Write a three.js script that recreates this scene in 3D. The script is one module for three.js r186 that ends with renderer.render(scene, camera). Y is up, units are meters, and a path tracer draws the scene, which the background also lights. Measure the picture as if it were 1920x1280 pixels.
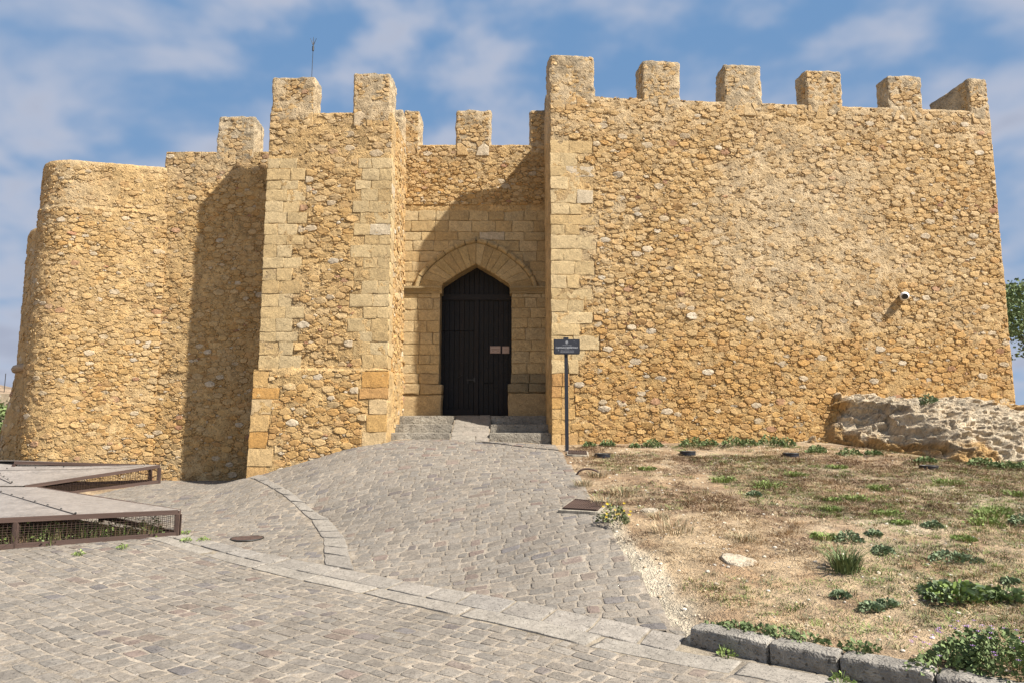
import * as THREE from 'three';
import { mergeGeometries } from 'three/addons/utils/BufferGeometryUtils.js';
import { ImprovedNoise } from 'three/addons/math/ImprovedNoise.js';

// ---------------------------------------------------------------- camera, sky, sun, exposure
const scene = new THREE.Scene();
const camera = new THREE.PerspectiveCamera(52.42, 1024 / 682, 0.1, 2000);
camera.position.set(0, 1.6, 0);
camera.rotation.set(THREE.MathUtils.degToRad(7.06), 0, 0);
const renderer = new THREE.WebGLRenderer({ antialias: true });
renderer.toneMapping = THREE.LinearToneMapping;
renderer.toneMappingExposure = 2.2;
renderer.shadowMap.enabled = true;
const SUN = new THREE.Vector3(3.05, 3.85, 1.75).normalize();
const sun = new THREE.DirectionalLight(new THREE.Color().setRGB(1, 0.945, 0.86), 4.5);
sun.target.position.set(0, 3, -12); sun.position.copy(SUN).multiplyScalar(60).add(sun.target.position);
sun.castShadow = true; sun.shadow.mapSize.set(4096, 4096); sun.shadow.radius = 1.5;
Object.assign(sun.shadow.camera, { left: -30, right: 30, top: 30, bottom: -30, near: 1, far: 160 });
scene.add(sun, sun.target);

// ---------------------------------------------------------------- small tools
let seed = 12345;
function rnd() { seed = (seed + 0x6D2B79F5) | 0; let t = Math.imul(seed ^ (seed >>> 15), 1 | seed); t = (t + Math.imul(t ^ (t >>> 7), 61 | t)) ^ t; return ((t ^ (t >>> 14)) >>> 0) / 4294967296; }
const rr = (a, b) => a + (b - a) * rnd();
const pick = a => a[Math.floor(rnd() * a.length)];
const IN = new ImprovedNoise();
const n3 = (x, y, z) => IN.noise(x + 31.7, y + 17.3, z + 57.1);
const fbm = (x, y, z, o = 4) => { let a = 0.5, s = 0; for (let i = 0; i < o; i++) { s += a * n3(x, y, z); x *= 2.03; y *= 2.03; z *= 2.03; a *= 0.5; } return s; };
const tone = (c, a, b) => { const k = rr(a, b); return c.map(x => x * k); };
const clamp = (x, a = 0, b = 1) => Math.min(b, Math.max(a, x));
const sstep = (a, b, x) => { const t = clamp((x - a) / (b - a)); return t * t * (3 - 2 * t); };
const mix = (a, b, t) => a + (b - a) * t;
const mix3 = (a, b, t) => [mix(a[0], b[0], t), mix(a[1], b[1], t), mix(a[2], b[2], t)];

// sky: air and broken soft cloud, the same all round
{
  const W = 1536, Hh = 768, data = new Float32Array(W * Hh * 4);
  for (let j = 0; j < Hh; j++) {
    const el = ((j + 0.5) / Hh - 0.5) * Math.PI, sy = Math.sin(el), cy = Math.cos(el);
    for (let i = 0; i < W; i++) {
      const ph = ((i + 0.5) / W - 0.5) * 2 * Math.PI, x = Math.cos(ph) * cy, z = Math.sin(ph) * cy;
      const up = Math.max(sy, 0), hz = Math.pow(1 - up, 3.2);
      let c = [mix(0.068, 0.15, hz), mix(0.137, 0.212, hz), mix(0.25, 0.30, hz)];
      const cs = x * SUN.x + sy * SUN.y + z * SUN.z, au = 0.25 * Math.pow(Math.max(cs, 0), 24) + 0.06 * Math.pow(Math.max(cs, 0), 5);
      c = [c[0] + au, c[1] + au * 0.96, c[2] + au * 0.88];
      if (sy > -0.02) {
        const k = 1 / (up + 0.22), px = x * k * 1.7, pz = z * k * 1.7;
        const wx = n3(px * 0.9, pz * 0.9, 4) * 0.5, wz = n3(px * 0.9, pz * 0.9, 9) * 0.5;
        const big = fbm(px * 0.55 + 3.1, pz * 0.55 + 1.2, 2.5, 3) - 0.26 * x;
        const d = fbm((px + wx * .6) * 3.4, (pz + wz * .6) * 3.8, 0.7, 6) + big * 0.75;
        const cov = sstep(-0.46, 0.3, d) * 0.92 * sstep(-0.02, 0.06, sy);
        const th = sstep(0.1, 0.6, d);
        const cl = mix3([0.225, 0.245, 0.300], [0.185, 0.200, 0.250], th);
        c = mix3(c, [cl[0] + au * 0.9, cl[1] + au * 0.9, cl[2] + au * 0.9], cov);
      }
      if (sy < 0) c = mix3(c, [0.12, 0.105, 0.085], sstep(0, -0.05, sy));
      const o = (j * W + i) * 4; data[o] = c[0]; data[o + 1] = c[1]; data[o + 2] = c[2]; data[o + 3] = 1;
    }
  }
  const t = new THREE.DataTexture(data, W, Hh, THREE.RGBAFormat, THREE.FloatType);
  t.mapping = THREE.EquirectangularReflectionMapping; t.magFilter = THREE.LinearFilter; t.minFilter = THREE.LinearFilter; t.wrapS = THREE.RepeatWrapping; t.needsUpdate = true;
  scene.background = t; scene.environment = t;
}

// ---------------------------------------------------------------- textures (grain only)
function perNoise(size, cells, sd) {             // tileable value noise
  const g = new Float32Array(cells * cells); let s = sd;
  for (let i = 0; i < g.length; i++) { s = (Math.imul(s, 1664525) + 1013904223) | 0; g[i] = ((s >>> 8) & 0xffff) / 65535; }
  const out = new Float32Array(size * size);
  for (let y = 0; y < size; y++) for (let x = 0; x < size; x++) {
    const fx = x / size * cells, fy = y / size * cells, ix = Math.floor(fx), iy = Math.floor(fy);
    let tx = fx - ix, ty = fy - iy; tx = tx * tx * (3 - 2 * tx); ty = ty * ty * (3 - 2 * ty);
    const a = g[(iy % cells) * cells + ix % cells], b = g[(iy % cells) * cells + (ix + 1) % cells], c = g[((iy + 1) % cells) * cells + ix % cells], d = g[((iy + 1) % cells) * cells + (ix + 1) % cells];
    out[y * size + x] = mix(mix(a, b, tx), mix(c, d, tx), ty);
  }
  return out;
}
function layers(size, list, sd) { const o = new Float32Array(size * size); list.forEach(([c, a], i) => { const n = perNoise(size, c, sd + i * 7919); for (let k = 0; k < o.length; k++) o[k] += (n[k] - 0.5) * a; }); return o; }
function tex(size, fn, srgb, rep = 1) {
  const d = new Uint8Array(size * size * 4);
  for (let k = 0; k < size * size; k++) { const c = fn(k); for (let j = 0; j < 3; j++) d[k * 4 + j] = clamp(Array.isArray(c) ? c[j] : c) * 255; d[k * 4 + 3] = 255; }
  const t = new THREE.DataTexture(d, size, size); t.wrapS = t.wrapT = THREE.RepeatWrapping; t.magFilter = THREE.LinearFilter; t.minFilter = THREE.LinearMipmapLinearFilter; t.generateMipmaps = true;
  if (srgb) t.colorSpace = THREE.SRGBColorSpace; t.repeat.set(rep, rep); t.needsUpdate = true; return t;
}
const S = 512;
const nA = layers(S, [[6, .25], [14, .3], [40, .35], [110, .4], [250, .35]], 11), nB = layers(S, [[5, .5], [11, .5], [23, .4], [60, .25], [170, .3]], 77), pit = layers(S, [[70, .6], [150, .6]], 301);
const stoneMap = tex(S, k => { const v = 0.90 + nA[k] * 0.30 - (pit[k] > 0.27 ? 0.22 : 0); return [v, v * 0.985, v * 0.96]; }, true);
const stoneBump = tex(S, k => 0.6 + nA[k] * 0.5 - Math.max(0, pit[k] - 0.18) * 1.8, false);
const mortarMap = tex(S, k => { const v = 0.88 + nB[k] * 0.28 + nA[k] * 0.22 - (pit[k] > 0.3 ? 0.2 : 0); return [v, v * 0.985, v * 0.955]; }, true);
const mortarBump = tex(S, k => 0.5 + nB[k] * 0.55 + nA[k] * 0.5 - Math.max(0, pit[k] - 0.2) * 1.5, false);
const soilMap = tex(S, k => { const v = 0.86 + nA[k] * 0.38 + nB[k] * 0.25 + (pit[k] > 0.33 ? 0.25 : 0); return [v, v * 0.97, v * 0.92]; }, true);
const fineMap = tex(S, k => { const v = 0.9 + nA[k] * 0.3; return v; }, true);
const woodN = (() => { const o = new Float32Array(S * S), a = perNoise(S, 90, 5), b = perNoise(S, 8, 9), c = perNoise(S, 250, 21); for (let y = 0; y < S; y++) for (let x = 0; x < S; x++) { const yy = Math.floor(y / 16); o[y * S + x] = a[yy * S + x] * .5 + c[(Math.floor(y / 40)) * S + x] * .3 + b[y * S + x] * .3; } return o; })();
const woodMap = tex(S, k => 0.55 + woodN[k] * 0.45, true), woodBump = tex(S, k => woodN[k], false);

const std = (o) => new THREE.MeshStandardMaterial(Object.assign({ roughness: 0.95, metalness: 0 }, o));
const lin = (r, g, b) => new THREE.Color().setRGB(r, g, b);
const M = {
  stone: std({ vertexColors: true, map: stoneMap, bumpMap: stoneBump, bumpScale: 0.012 }),
  mortar: std({ vertexColors: true, map: mortarMap, bumpMap: mortarBump, bumpScale: 0.03 }),
  sett: std({ vertexColors: true, map: stoneMap, bumpMap: stoneBump, bumpScale: 0.006, roughness: 0.8 }),
  bed: std({ vertexColors: true, map: soilMap, bumpMap: mortarBump, bumpScale: 0.008 }),
  soil: std({ vertexColors: true, map: soilMap, bumpMap: mortarBump, bumpScale: 0.03 }),
  rock: std({ vertexColors: true, map: mortarMap, bumpMap: mortarBump, bumpScale: 0.05 }),
  leaf: std({ vertexColors: true, roughness: 0.8, side: THREE.DoubleSide }),
  wood: std({ color: lin(0.0095, 0.009, 0.0098), map: woodMap, bumpMap: woodBump, bumpScale: 0.003, roughness: 0.75 }),
  woodBrown: std({ color: lin(0.014, 0.0105, 0.010), map: woodMap, bumpMap: woodBump, bumpScale: 0.003, roughness: 0.75 }),
  iron: std({ color: lin(0.05, 0.048, 0.045), roughness: 0.5, metalness: 0.6 }),
  rust: std({ color: lin(0.11, 0.07, 0.058), map: mortarMap, roughness: 0.8, metalness: 0.2 }),
  sheet: std({ color: lin(0.29, 0.258, 0.23), map: fineMap, roughness: 0.55, metalness: 0 }),
  signMetal: std({ color: lin(0.022, 0.025, 0.034), roughness: 0.45, metalness: 0.3 }),
  white: std({ color: lin(0.8, 0.8, 0.8), roughness: 0.4 }),
  black: std({ color: lin(0.012, 0.012, 0.013), roughness: 0.25 }),
  brass: std({ color: lin(0.30, 0.20, 0.15), roughness: 0.45, metalness: 0.5 }),
  bark: std({ color: lin(0.09, 0.07, 0.05), map: mortarMap, bumpMap: mortarBump, bumpScale: 0.02 }),
  wallFar: std({ color: lin(0.45, 0.38, 0.28), map: mortarMap }),
  tile: std({ color: lin(0.34, 0.25, 0.17), map: mortarMap, bumpMap: mortarBump, bumpScale: 0.01 }),
};

// ---------------------------------------------------------------- object tools
const taken = {};
function numbered(n) { const k = taken[n] = (taken[n] ?? -1) + 1; return k ? n + '_' + String(k).padStart(3, '0') : n; }
function thing(name, base, label, category, group, kind) {
  const g = new THREE.Group(); g.name = numbered(name); g.position.set(...base); scene.add(g);
  if (kind) g.userData.kind = kind; if (label) g.userData.label = label; if (category) g.userData.category = category; if (group) g.userData.group = group;
  g.updateMatrixWorld(true); return g;
}
function worldOf(p) { const v = new THREE.Vector3(); for (let o = p; o && o !== scene; o = o.parent) v.add(o.position); return v; }
function part(name, geo, mat, parent, kind) {     // geo in world coordinates, moved under its parent (things and parts are not turned)
  const o = worldOf(parent); geo.translate(-o.x, -o.y, -o.z);
  const m = new THREE.Mesh(geo, mat); m.name = name; m.castShadow = m.receiveShadow = true; if (kind) m.userData.kind = kind; parent.add(m); return m;
}
class MB {
  constructor() { this.p = []; this.t = []; this.c = []; this.i = []; }
  v(x, y, z, u, w, c) { this.p.push(x, y, z); this.t.push(u, w); this.c.push(c[0], c[1], c[2]); return this.p.length / 3 - 1; }
  tri(a, b, c) { this.i.push(a, b, c); }
  quad(a, b, c, d) { this.i.push(a, b, c, a, c, d); }
  geo() {
    const g = new THREE.BufferGeometry(); g.setAttribute('position', new THREE.Float32BufferAttribute(this.p, 3)); g.setAttribute('uv', new THREE.Float32BufferAttribute(this.t, 2)); g.setAttribute('color', new THREE.Float32BufferAttribute(this.c, 3));
    g.setIndex(this.i); g.computeVertexNormals(); return g;
  }
}
function box(x0, x1, y0, y1, z0, z1) { const g = new THREE.BoxGeometry(x1 - x0, y1 - y0, z1 - z0); g.translate((x0 + x1) / 2, (y0 + y1) / 2, (z0 + z1) / 2); return g; }
function bar(a, b, w, h) {                        // square bar between two points
  const A = new THREE.Vector3(...a), B = new THREE.Vector3(...b), L = A.distanceTo(B), g = new THREE.BoxGeometry(w, h ?? w, L);
  const o = new THREE.Object3D(); o.position.copy(A).lerp(B, .5); o.lookAt(B); o.updateMatrix(); g.applyMatrix4(o.matrix); return g;
}
function rod(a, b, r0, r1 = r0, n = 8) {
  const A = new THREE.Vector3(...a), B = new THREE.Vector3(...b), g = new THREE.CylinderGeometry(r1, r0, A.distanceTo(B), n);
  g.applyQuaternion(new THREE.Quaternion().setFromUnitVectors(new THREE.Vector3(0, 1, 0), B.clone().sub(A).normalize())); g.translate((A.x + B.x) / 2, (A.y + B.y) / 2, (A.z + B.z) / 2); return g;
}

// ---------------------------------------------------------------- masonry
const clip = (poly, a, b, c) => {                 // keep a*u + b*v <= c
  const out = [];
  for (let i = 0; i < poly.length; i++) {
    const P = poly[i], Q = poly[(i + 1) % poly.length], p = a * P[0] + b * P[1] - c, q = a * Q[0] + b * Q[1] - c;
    if (p <= 0) out.push(P);
    if ((p < 0 && q > 0) || (p > 0 && q < 0)) { const t = p / (p - q); out.push([P[0] + (Q[0] - P[0]) * t, P[1] + (Q[1] - P[1]) * t]); }
  }
  return out;
};
const area = p => { let s = 0; for (let i = 0; i < p.length; i++) { const a = p[i], b = p[(i + 1) % p.length]; s += a[0] * b[1] - a[1] * b[0]; } return Math.abs(s) / 2; };
const centre = p => { let x = 0, y = 0; for (const q of p) { x += q[0]; y += q[1]; } return [x / p.length, y / p.length]; };
function cellsOf(sites, asp, bounds) {            // weighted cells; v is stretched by asp so that stones lie flat
  const S2 = sites.map(s => [s[0], s[1] * asp, s[2]]), gs = 0.25, grid = new Map();
  S2.forEach((s, i) => { const k = Math.floor(s[0] / gs) + ',' + Math.floor(s[1] / gs); (grid.get(k) ?? grid.set(k, []).get(k)).push(i); });
  return S2.map((s, i) => {
    let poly = [[s[0] - .5, s[1] - .5], [s[0] + .5, s[1] - .5], [s[0] + .5, s[1] + .5], [s[0] - .5, s[1] + .5]];
    const cx = Math.floor(s[0] / gs), cy = Math.floor(s[1] / gs), nb = [];
    for (let a = -3; a <= 3; a++) for (let b = -3; b <= 3; b++) for (const j of grid.get((cx + a) + ',' + (cy + b)) ?? []) if (j !== i) nb.push(j);
    nb.sort((a, b) => Math.hypot(S2[a][0] - s[0], S2[a][1] - s[1]) - Math.hypot(S2[b][0] - s[0], S2[b][1] - s[1]));
    for (const j of nb.slice(0, 26)) { const t = S2[j], a = 2 * (t[0] - s[0]), b = 2 * (t[1] - s[1]); poly = clip(poly, a, b, t[0] ** 2 + t[1] ** 2 - s[0] ** 2 - s[1] ** 2 + s[2] ** 2 - t[2] ** 2); if (poly.length < 3) break; }
    return poly.map(q => [q[0], q[1] / asp]);
  });
}
function scatterSites(inside, u0, u1, v0, v1, rmin, rmax, asp, bias = 3.9) {
  const A = (u1 - u0) * (v1 - v0) * asp, N = Math.floor(A / (3.0 * Math.pow(rmin * .62 + rmax * .38, 2)) * 1.4), R = [];
  for (let i = 0; i < N; i++) R.push(rmin + (rmax - rmin) * Math.pow(rnd(), bias)); R.sort((a, b) => b - a);
  const out = [], gs = rmax * 2, grid = new Map();
  for (const r of R) for (let k = 0; k < 22; k++) {
    const u = rr(u0, u1), v = rr(v0, v1); if (!inside(u, v)) continue;
    const gx = Math.floor(u / gs), gy = Math.floor(v * asp / gs); let ok = true;
    for (let a = -1; a <= 1 && ok; a++) for (let b = -1; b <= 1 && ok; b++) for (const q of grid.get((gx + a) + ',' + (gy + b)) ?? []) if (Math.hypot(q[0] - u, (q[1] - v) * asp) < (q[2] + r) * 0.93) { ok = false; break; }
    if (!ok) continue;
    const q = [u, v, r]; out.push(q); const key = gx + ',' + gy; (grid.get(key) ?? grid.set(key, []).get(key)).push(q); break;
  }
  return out;
}
// one stone: outline in wall coordinates, P maps (u, v, out) to the world
function addStone(mb, poly, P, o) {
  let q = poly; const c = centre(q);
  if (o.joint) { const R = Math.sqrt(area(q) / 3.14); const k = Math.max(.4, 1 - o.joint / R); q = q.map(a => [c[0] + (a[0] - c[0]) * k, c[1] + (a[1] - c[1]) * k]); }
  if (o.round) { const r = []; const t = o.round; for (let i = 0; i < q.length; i++) { const a = q[i], b = q[(i + 1) % q.length]; if (Math.hypot(a[0] - b[0], a[1] - b[1]) < 0.018) { r.push([(a[0] + b[0]) / 2, (a[1] + b[1]) / 2]); continue; } r.push([mix(a[0], b[0], t), mix(a[1], b[1], t)], [mix(b[0], a[0], t), mix(b[1], a[1], t)]); } q = r; }
  else { const r = []; for (let i = 0; i < q.length; i++) { const a = q[i], b = q[(i + 1) % q.length]; r.push(a); const m = Math.max(0, Math.round(Math.hypot(a[0] - b[0], a[1] - b[1]) / 0.14) - 1); for (let k = 1; k <= m; k++) r.push([mix(a[0], b[0], k / (m + 1)), mix(a[1], b[1], k / (m + 1))]); } q = r; }
  const jit = o.jit ?? 0; q = q.map(a => [a[0] + rr(-jit, jit), a[1] + rr(-jit, jit)]);
  const n = q.length, ta = rr(-1, 1) * (o.tilt ?? 0), tb = rr(-1, 1) * (o.tilt ?? 0), uo = rnd(), vo = rnd(), ts = o.ts ?? 1.3;
  const put = (u, v, w) => { const p = P(u, v, w + ta * (u - c[0]) + tb * (v - c[1])); return mb.v(p[0], p[1], p[2], u * ts + uo, v * ts + vo, o.col); };
  const rings = o.rings ?? [[1, -0.04], [1, 0.35], [0.9, 0.8], [0.62, 1]], ids = [];
  for (const [k, h] of rings) ids.push(q.map(a => put(c[0] + (a[0] - c[0]) * k, c[1] + (a[1] - c[1]) * k, h < 0 ? h : h * o.prot + (h > .5 ? rr(-1, 1) * (o.rough ?? 0) : 0))));
  const m = put(c[0], c[1], o.prot * (o.dome ?? 1) + rr(-1, 1) * (o.rough ?? 0));
  for (let r = 0; r + 1 < ids.length; r++) for (let i = 0; i < n; i++) mb.quad(ids[r][i], ids[r][(i + 1) % n], ids[r + 1][(i + 1) % n], ids[r + 1][i]);
  const L = ids[ids.length - 1]; for (let i = 0; i < n; i++) mb.tri(L[i], L[(i + 1) % n], m);
}
// stones of one wall: the largest in view are parts of their own, the rest one piece
function layStones(list, P, parent, name, mat, most, flip) {
  list.forEach(s => { const c = centre(s.poly), p = P(c[0], c[1], 0); s.key = area(s.poly) / (p[0] ** 2 + p[2] ** 2); });
  list.sort((a, b) => b.key - a.key);
  const rest = new MB(); let nr = 0;
  list.forEach((s, i) => { const mb = i < most ? new MB() : rest; if (i >= most) nr++; addStone(mb, flip ? s.poly.slice().reverse() : s.poly, P, s); if (i < most) part(name, mb.geo(), mat, parent); });
  if (nr) part('small_' + name + 's', rest.geo(), mat, parent, 'stuff');
}
const ccw = p => { let s = 0; for (let i = 0; i < p.length; i++) { const a = p[i], b = p[(i + 1) % p.length]; s += a[0] * b[1] - a[1] * b[0]; } return s < 0 ? p.slice().reverse() : p; };
const HONEY = [[.57, .385, .17], [.59, .42, .21], [.55, .35, .135], [.605, .45, .25], [.52, .335, .145], [.575, .39, .175]];
const OCHRE = [[.55, .335, .12], [.53, .30, .095], [.56, .365, .15], [.50, .29, .11]];
const PALE = [[.60, .53, .42], [.58, .50, .38], [.62, .57, .48]];
const RED = [[.40, .19, .12], [.36, .17, .12], [.44, .24, .16]];
function stoneColour(ochre) { const t = rnd(); const c = t < 0.014 ? pick(RED) : t < 0.065 ? pick(PALE) : rnd() < ochre ? pick(OCHRE) : pick(HONEY); const k = rr(.86, 1.1); return [c[0] * k, c[1] * k, c[2] * k]; }
const mortarCol = (p, ochre) => {                 // lime mortar with weathered grey and ochre patches
  const a = fbm(p[0] * .5, p[1] * .5, p[2] * .5, 4), b = fbm(p[0] * 1.7 + 9, p[1] * 1.7, p[2] * 1.7, 3);
  let c = [.58, .405, .195]; c = mix3(c, [.55, .435, .275], sstep(-.02, .3, a) * .8); c = mix3(c, [.55, .355, .14], clamp(ochre * .95 + b * .5, 0, .85)); return c;
};
// a rough mass in wall coordinates: rounded box, uneven faces
function mass(P, u0, u1, v0, v1, w0, w1, o = {}) {
  const res = o.res ?? 0.065, hu = (u1 - u0) / 2, hv = (v1 - v0) / 2, hw = (w1 - w0) / 2, cu = (u0 + u1) / 2, cv = (v0 + v1) / 2, cw = (w0 + w1) / 2;
  const g = new THREE.BoxGeometry(hu * 2, hv * 2, hw * 2, Math.max(2, Math.round(hu * 2 / res)), Math.max(2, Math.round(hv * 2 / res)), Math.max(2, Math.min(14, Math.round(hw * 2 / res))));
  const p = g.attributes.position, uv = g.attributes.uv, nm = g.attributes.normal, col = new Float32Array(p.count * 3), r = o.r ?? 0.05, amp = o.amp ?? 0.014;
  for (let i = 0; i < p.count; i++) {
    let u = p.getX(i), v = p.getY(i), w = p.getZ(i);
    const iu = clamp(u, -hu + r, hu - r), iv = clamp(v, -hv + (o.r0 ?? r), hv - r), iw = clamp(w, -hw + r, hw - r), du = u - iu, dv = v - iv, dw = w - iw, L = Math.hypot(du, dv, dw);
    if (L > r) { u = iu + du / L * r; v = iv + dv / L * r; w = iw + dw / L * r; }
    u += cu; v += cv; w += cw;
    const q0 = P(u, v, w), [x, y, z] = q0, f1 = 2.1, f2 = 9;
    const dn = (s) => fbm(x * f1 + s, y * f1, z * f1, 2) * amp * 1.6 + fbm(x * f2 + s, y * f2, z * f2, 3) * amp * 1.7;
    const q = P(u + dn(3) * (o.au ?? 1), v + dn(40) * (o.av ?? 1), w + dn(80));
    p.setXYZ(i, q[0], q[1], q[2]);
    const an = [Math.abs(nm.getX(i)), Math.abs(nm.getY(i)), Math.abs(nm.getZ(i))];
    if (an[2] > .5) uv.setXY(i, u / 1.6, v / 1.6); else if (an[0] > .5) uv.setXY(i, w / 1.6, v / 1.6); else uv.setXY(i, u / 1.6, w / 1.6);
    let c = o.col ? o.col(q, u, v) : mortarCol(q, o.ochre ? o.ochre(u, v) : 0);
    if (o.lichen) { const k = fbm(q[0] * 3.1 + 60, q[1] * 3.1, q[2] * 3.1, 3) + fbm(q[0] * 14, q[1] * 14, q[2] * 14, 2) * .6; c = mix3(c, [.51, .435, .32], .6); c = mix3(c, [.33, .285, .215], sstep(.0, .2, k + (v > v1 - .16 ? .12 : -.12)) * .65); } col.set(c, i * 3);
  }
  g.setAttribute('color', new THREE.BufferAttribute(col, 3)); g.computeVertexNormals(); return g;
}
function frame(ox, oz, dx, dz, bat) {             // flat wall: u along d, v up, w outwards
  const L = Math.hypot(dx, dz); dx /= L; dz /= L;
  return (u, v, w) => { if (bat) w += bat(v); return [ox + dx * u - dz * w, v, oz + dz * u + dx * w]; };
}
// rubble filling of a wall face
function rubble({ P, inside, box: [u0, u1, v0, v1], rmin = .02, rmax = .115, asp = 1.8, cut, ochre = () => .15, flush = () => 0 }) {
  const sites = scatterSites(inside, u0, u1, v0, v1, rmin, rmax, asp), cells = cellsOf(sites, asp), out = [];
  cells.forEach((poly, i) => {
    if (poly.length < 3) return; const s = sites[i];
    if (cut) for (const [a, b, c] of cut(s[0], s[1], poly)) poly = clip(poly, a, b, c);
    if (poly.length < 3 || area(poly) < 0.0012) return;
    const f = clamp(flush(s[0], s[1]) + rr(-.3, .3));
    if (rnd() < f * .35) return;                  // buried under mortar
    const col = stoneColour(ochre(s[0], s[1])), m = mix3(mortarCol(P(s[0], s[1], 0), ochre(s[0], s[1]) * .9), [.58, .46, .30], f * .6);
    out.push({ poly: ccw(poly), joint: rr(.0, .009) + f * .004, round: rr(.04, .17), jit: .009, tilt: rr(.04, .2), rough: .006, prot: mix(rr(.004, .024), rr(-.002, .010), f), dome: rr(.8, 1.1), rings: STONE_RINGS, col: mix3(col, m, .25 + f * .4) });
  });
  return out;
}
const STONE_RINGS = [[1, -.05], [1, .5], [.92, .9], [.66, 1]];
function block(u0, u1, v0, v1, o = {}) { return Object.assign({ poly: [[u0, v0], [u1, v0], [u1, v1], [u0, v1]], joint: 0, jit: .011, tilt: .025, rough: .005, prot: rr(.003, .014), rings: [[1, -.05], [.998, .6], [.975, 1], [.6, 1]], dome: 1, col: ashlarCol() }, o); }
const inset = (b, g) => { b.poly = [[b.poly[0][0] + g, b.poly[0][1] + g], [b.poly[1][0] - g, b.poly[1][1] + g], [b.poly[2][0] - g, b.poly[2][1] - g], [b.poly[3][0] + g, b.poly[3][1] - g]]; return b; };
function ashlarCol() { const t = rnd(), k = rr(.9, 1.08), c = t < .03 ? [.60, .51, .37] : t < .2 ? [.55, .40, .20] : pick([[.585, .445, .24], [.60, .465, .26], [.575, .43, .225], [.605, .475, .275]]); return c.map(x => x * k); }

// ---------------------------------------------------------------- the lie of the land
const CP = [[-6, 4, 0], [-3, 4.5, 0], [0, 4.5, 0], [3, 3.5, 0], [-9, 6, 0], [-6, 7, .03], [-2, 6.5, 0], [1.3, 5.4, 0], [0, 6, .02], [-1.93, 8.1, .06], [-4.5, 9.5, .155], [-6.3, 8.8, .11], [-9, 9, .12], [-3, 10.5, .22], [-5.1, 14.1, .56], [-7.1, 14.2, .5], [-7.4, 12.6, .38], [-9.5, 13.3, .44], [-5, 12.2, .38], [-12, 13, .4], [-12, 17, .5], [-.5, 7.6, .12], [-1, 9, .4], [.93, 7.67, .49], [-.5, 10.5, .74], [.85, 10.5, .87], [.9, 12.8, 1.2], [-2.4, 13.3, 1.3], [-3.1, 13.3, 1.2], [-3.6, 13.3, 1.05], [-4.3, 13.3, .85], [-5.05, 13.3, .66], [-1, 13.5, 1.34], [.75, 13.5, 1.26], [-2.2, 11.5, .8], [1.7, 4.75, 0], [2.2, 4.35, 0], [2.3, 5.5, .08], [4, 4.6, .05], [3.5, 6.5, .3], [6, 7, .42], [3, 9, .66], [7, 9.5, .75], [4, 12, 1.08], [4, 13.6, 1.29], [8, 12.3, 1.08], [10, 12.5, 1.1], [10.5, 14, 1.3], [13, 11, .9], [14, 16, 1.6], [8, 4, .1], [12, 6, .3], [-3, 2, 0], [4, 1.5, 0], [-10, 2, 0], [12, 2, .1]];
const tps = (() => {
  const n = CP.length, N = n + 3, A = Array.from({ length: N }, () => new Float64Array(N + 1)), U = r => r > 0 ? r * Math.log(r) : 0;
  for (let i = 0; i < n; i++) { for (let j = 0; j < n; j++) A[i][j] = U((CP[i][0] - CP[j][0]) ** 2 + (CP[i][1] - CP[j][1]) ** 2) + (i === j ? .3 : 0); A[i][n] = A[n][i] = 1; A[i][n + 1] = A[n + 1][i] = CP[i][0]; A[i][n + 2] = A[n + 2][i] = CP[i][1]; A[i][N] = CP[i][2]; }
  for (let c = 0; c < N; c++) { let p = c; for (let r = c + 1; r < N; r++) if (Math.abs(A[r][c]) > Math.abs(A[p][c])) p = r; [A[c], A[p]] = [A[p], A[c]]; for (let r = 0; r < N; r++) if (r !== c) { const f = A[r][c] / A[c][c]; if (f) for (let k = c; k <= N; k++) A[r][k] -= f * A[c][k]; } }
  const w = A.map((r, i) => r[N] / r[i]);
  return (x, z) => { let s = w[n] + w[n + 1] * x + w[n + 2] * z; for (let i = 0; i < n; i++) s += w[i] * U((CP[i][0] - x) ** 2 + (CP[i][1] - z) ** 2); return s; };
})();
const HG = (() => { const nx = 301, nz = 171, g = new Float32Array(nx * nz); for (let j = 0; j < nz; j++) for (let i = 0; i < nx; i++) g[j * nx + i] = tps(-14 + i * .1, j * .1); return { nx, nz, g }; })();
function H(x, Z) {                                // ground height at x, Z metres in front of the viewpoint
  const fx = clamp((x + 14) * 10, 0, HG.nx - 1.001), fz = clamp(Z * 10, 0, HG.nz - 1.001), i = Math.floor(fx), j = Math.floor(fz), a = fx - i, b = fz - j, g = HG.g, n = HG.nx;
  return mix(mix(g[j * n + i], g[j * n + i + 1], a), mix(g[(j + 1) * n + i], g[(j + 1) * n + i + 1], a), b);
}
const inPoly = (p, x, y) => { let r = false; for (let i = 0, j = p.length - 1; i < p.length; j = i++) { const [xi, yi] = p[i], [xj, yj] = p[j]; if ((yi > y) !== (yj > y) && x < (xj - xi) * (y - yi) / (yj - yi) + xi) r = !r; } return r; };
function polyDist(pl, x, z) { let d = 1e9; for (let i = 0; i + 1 < pl.length; i++) { const [ax, az] = pl[i], [bx, bz] = pl[i + 1], t = clamp(((x - ax) * (bx - ax) + (z - az) * (bz - az)) / ((bx - ax) ** 2 + (bz - az) ** 2)); d = Math.min(d, Math.hypot(x - ax - t * (bx - ax), z - az - t * (bz - az))); } return d; }
const borderUp = [[-4.75, 9.85], [-3.61, 9.16], [-2.15, 8.11], [-1.2, 7.42], [-.29, 6.66], [.52, 6.02], [1.33, 5.5]];
const borderMid = [[-4.9, 9.66], [-3.75, 8.93], [-2.35, 7.9], [-1.38, 7.2], [-.47, 6.44], [.34, 5.78], [1.17, 5.22], [1.73, 4.94], [2.08, 4.66], [2.5, 4.32], [3.08, 3.86], [3.73, 3.34]];
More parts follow.
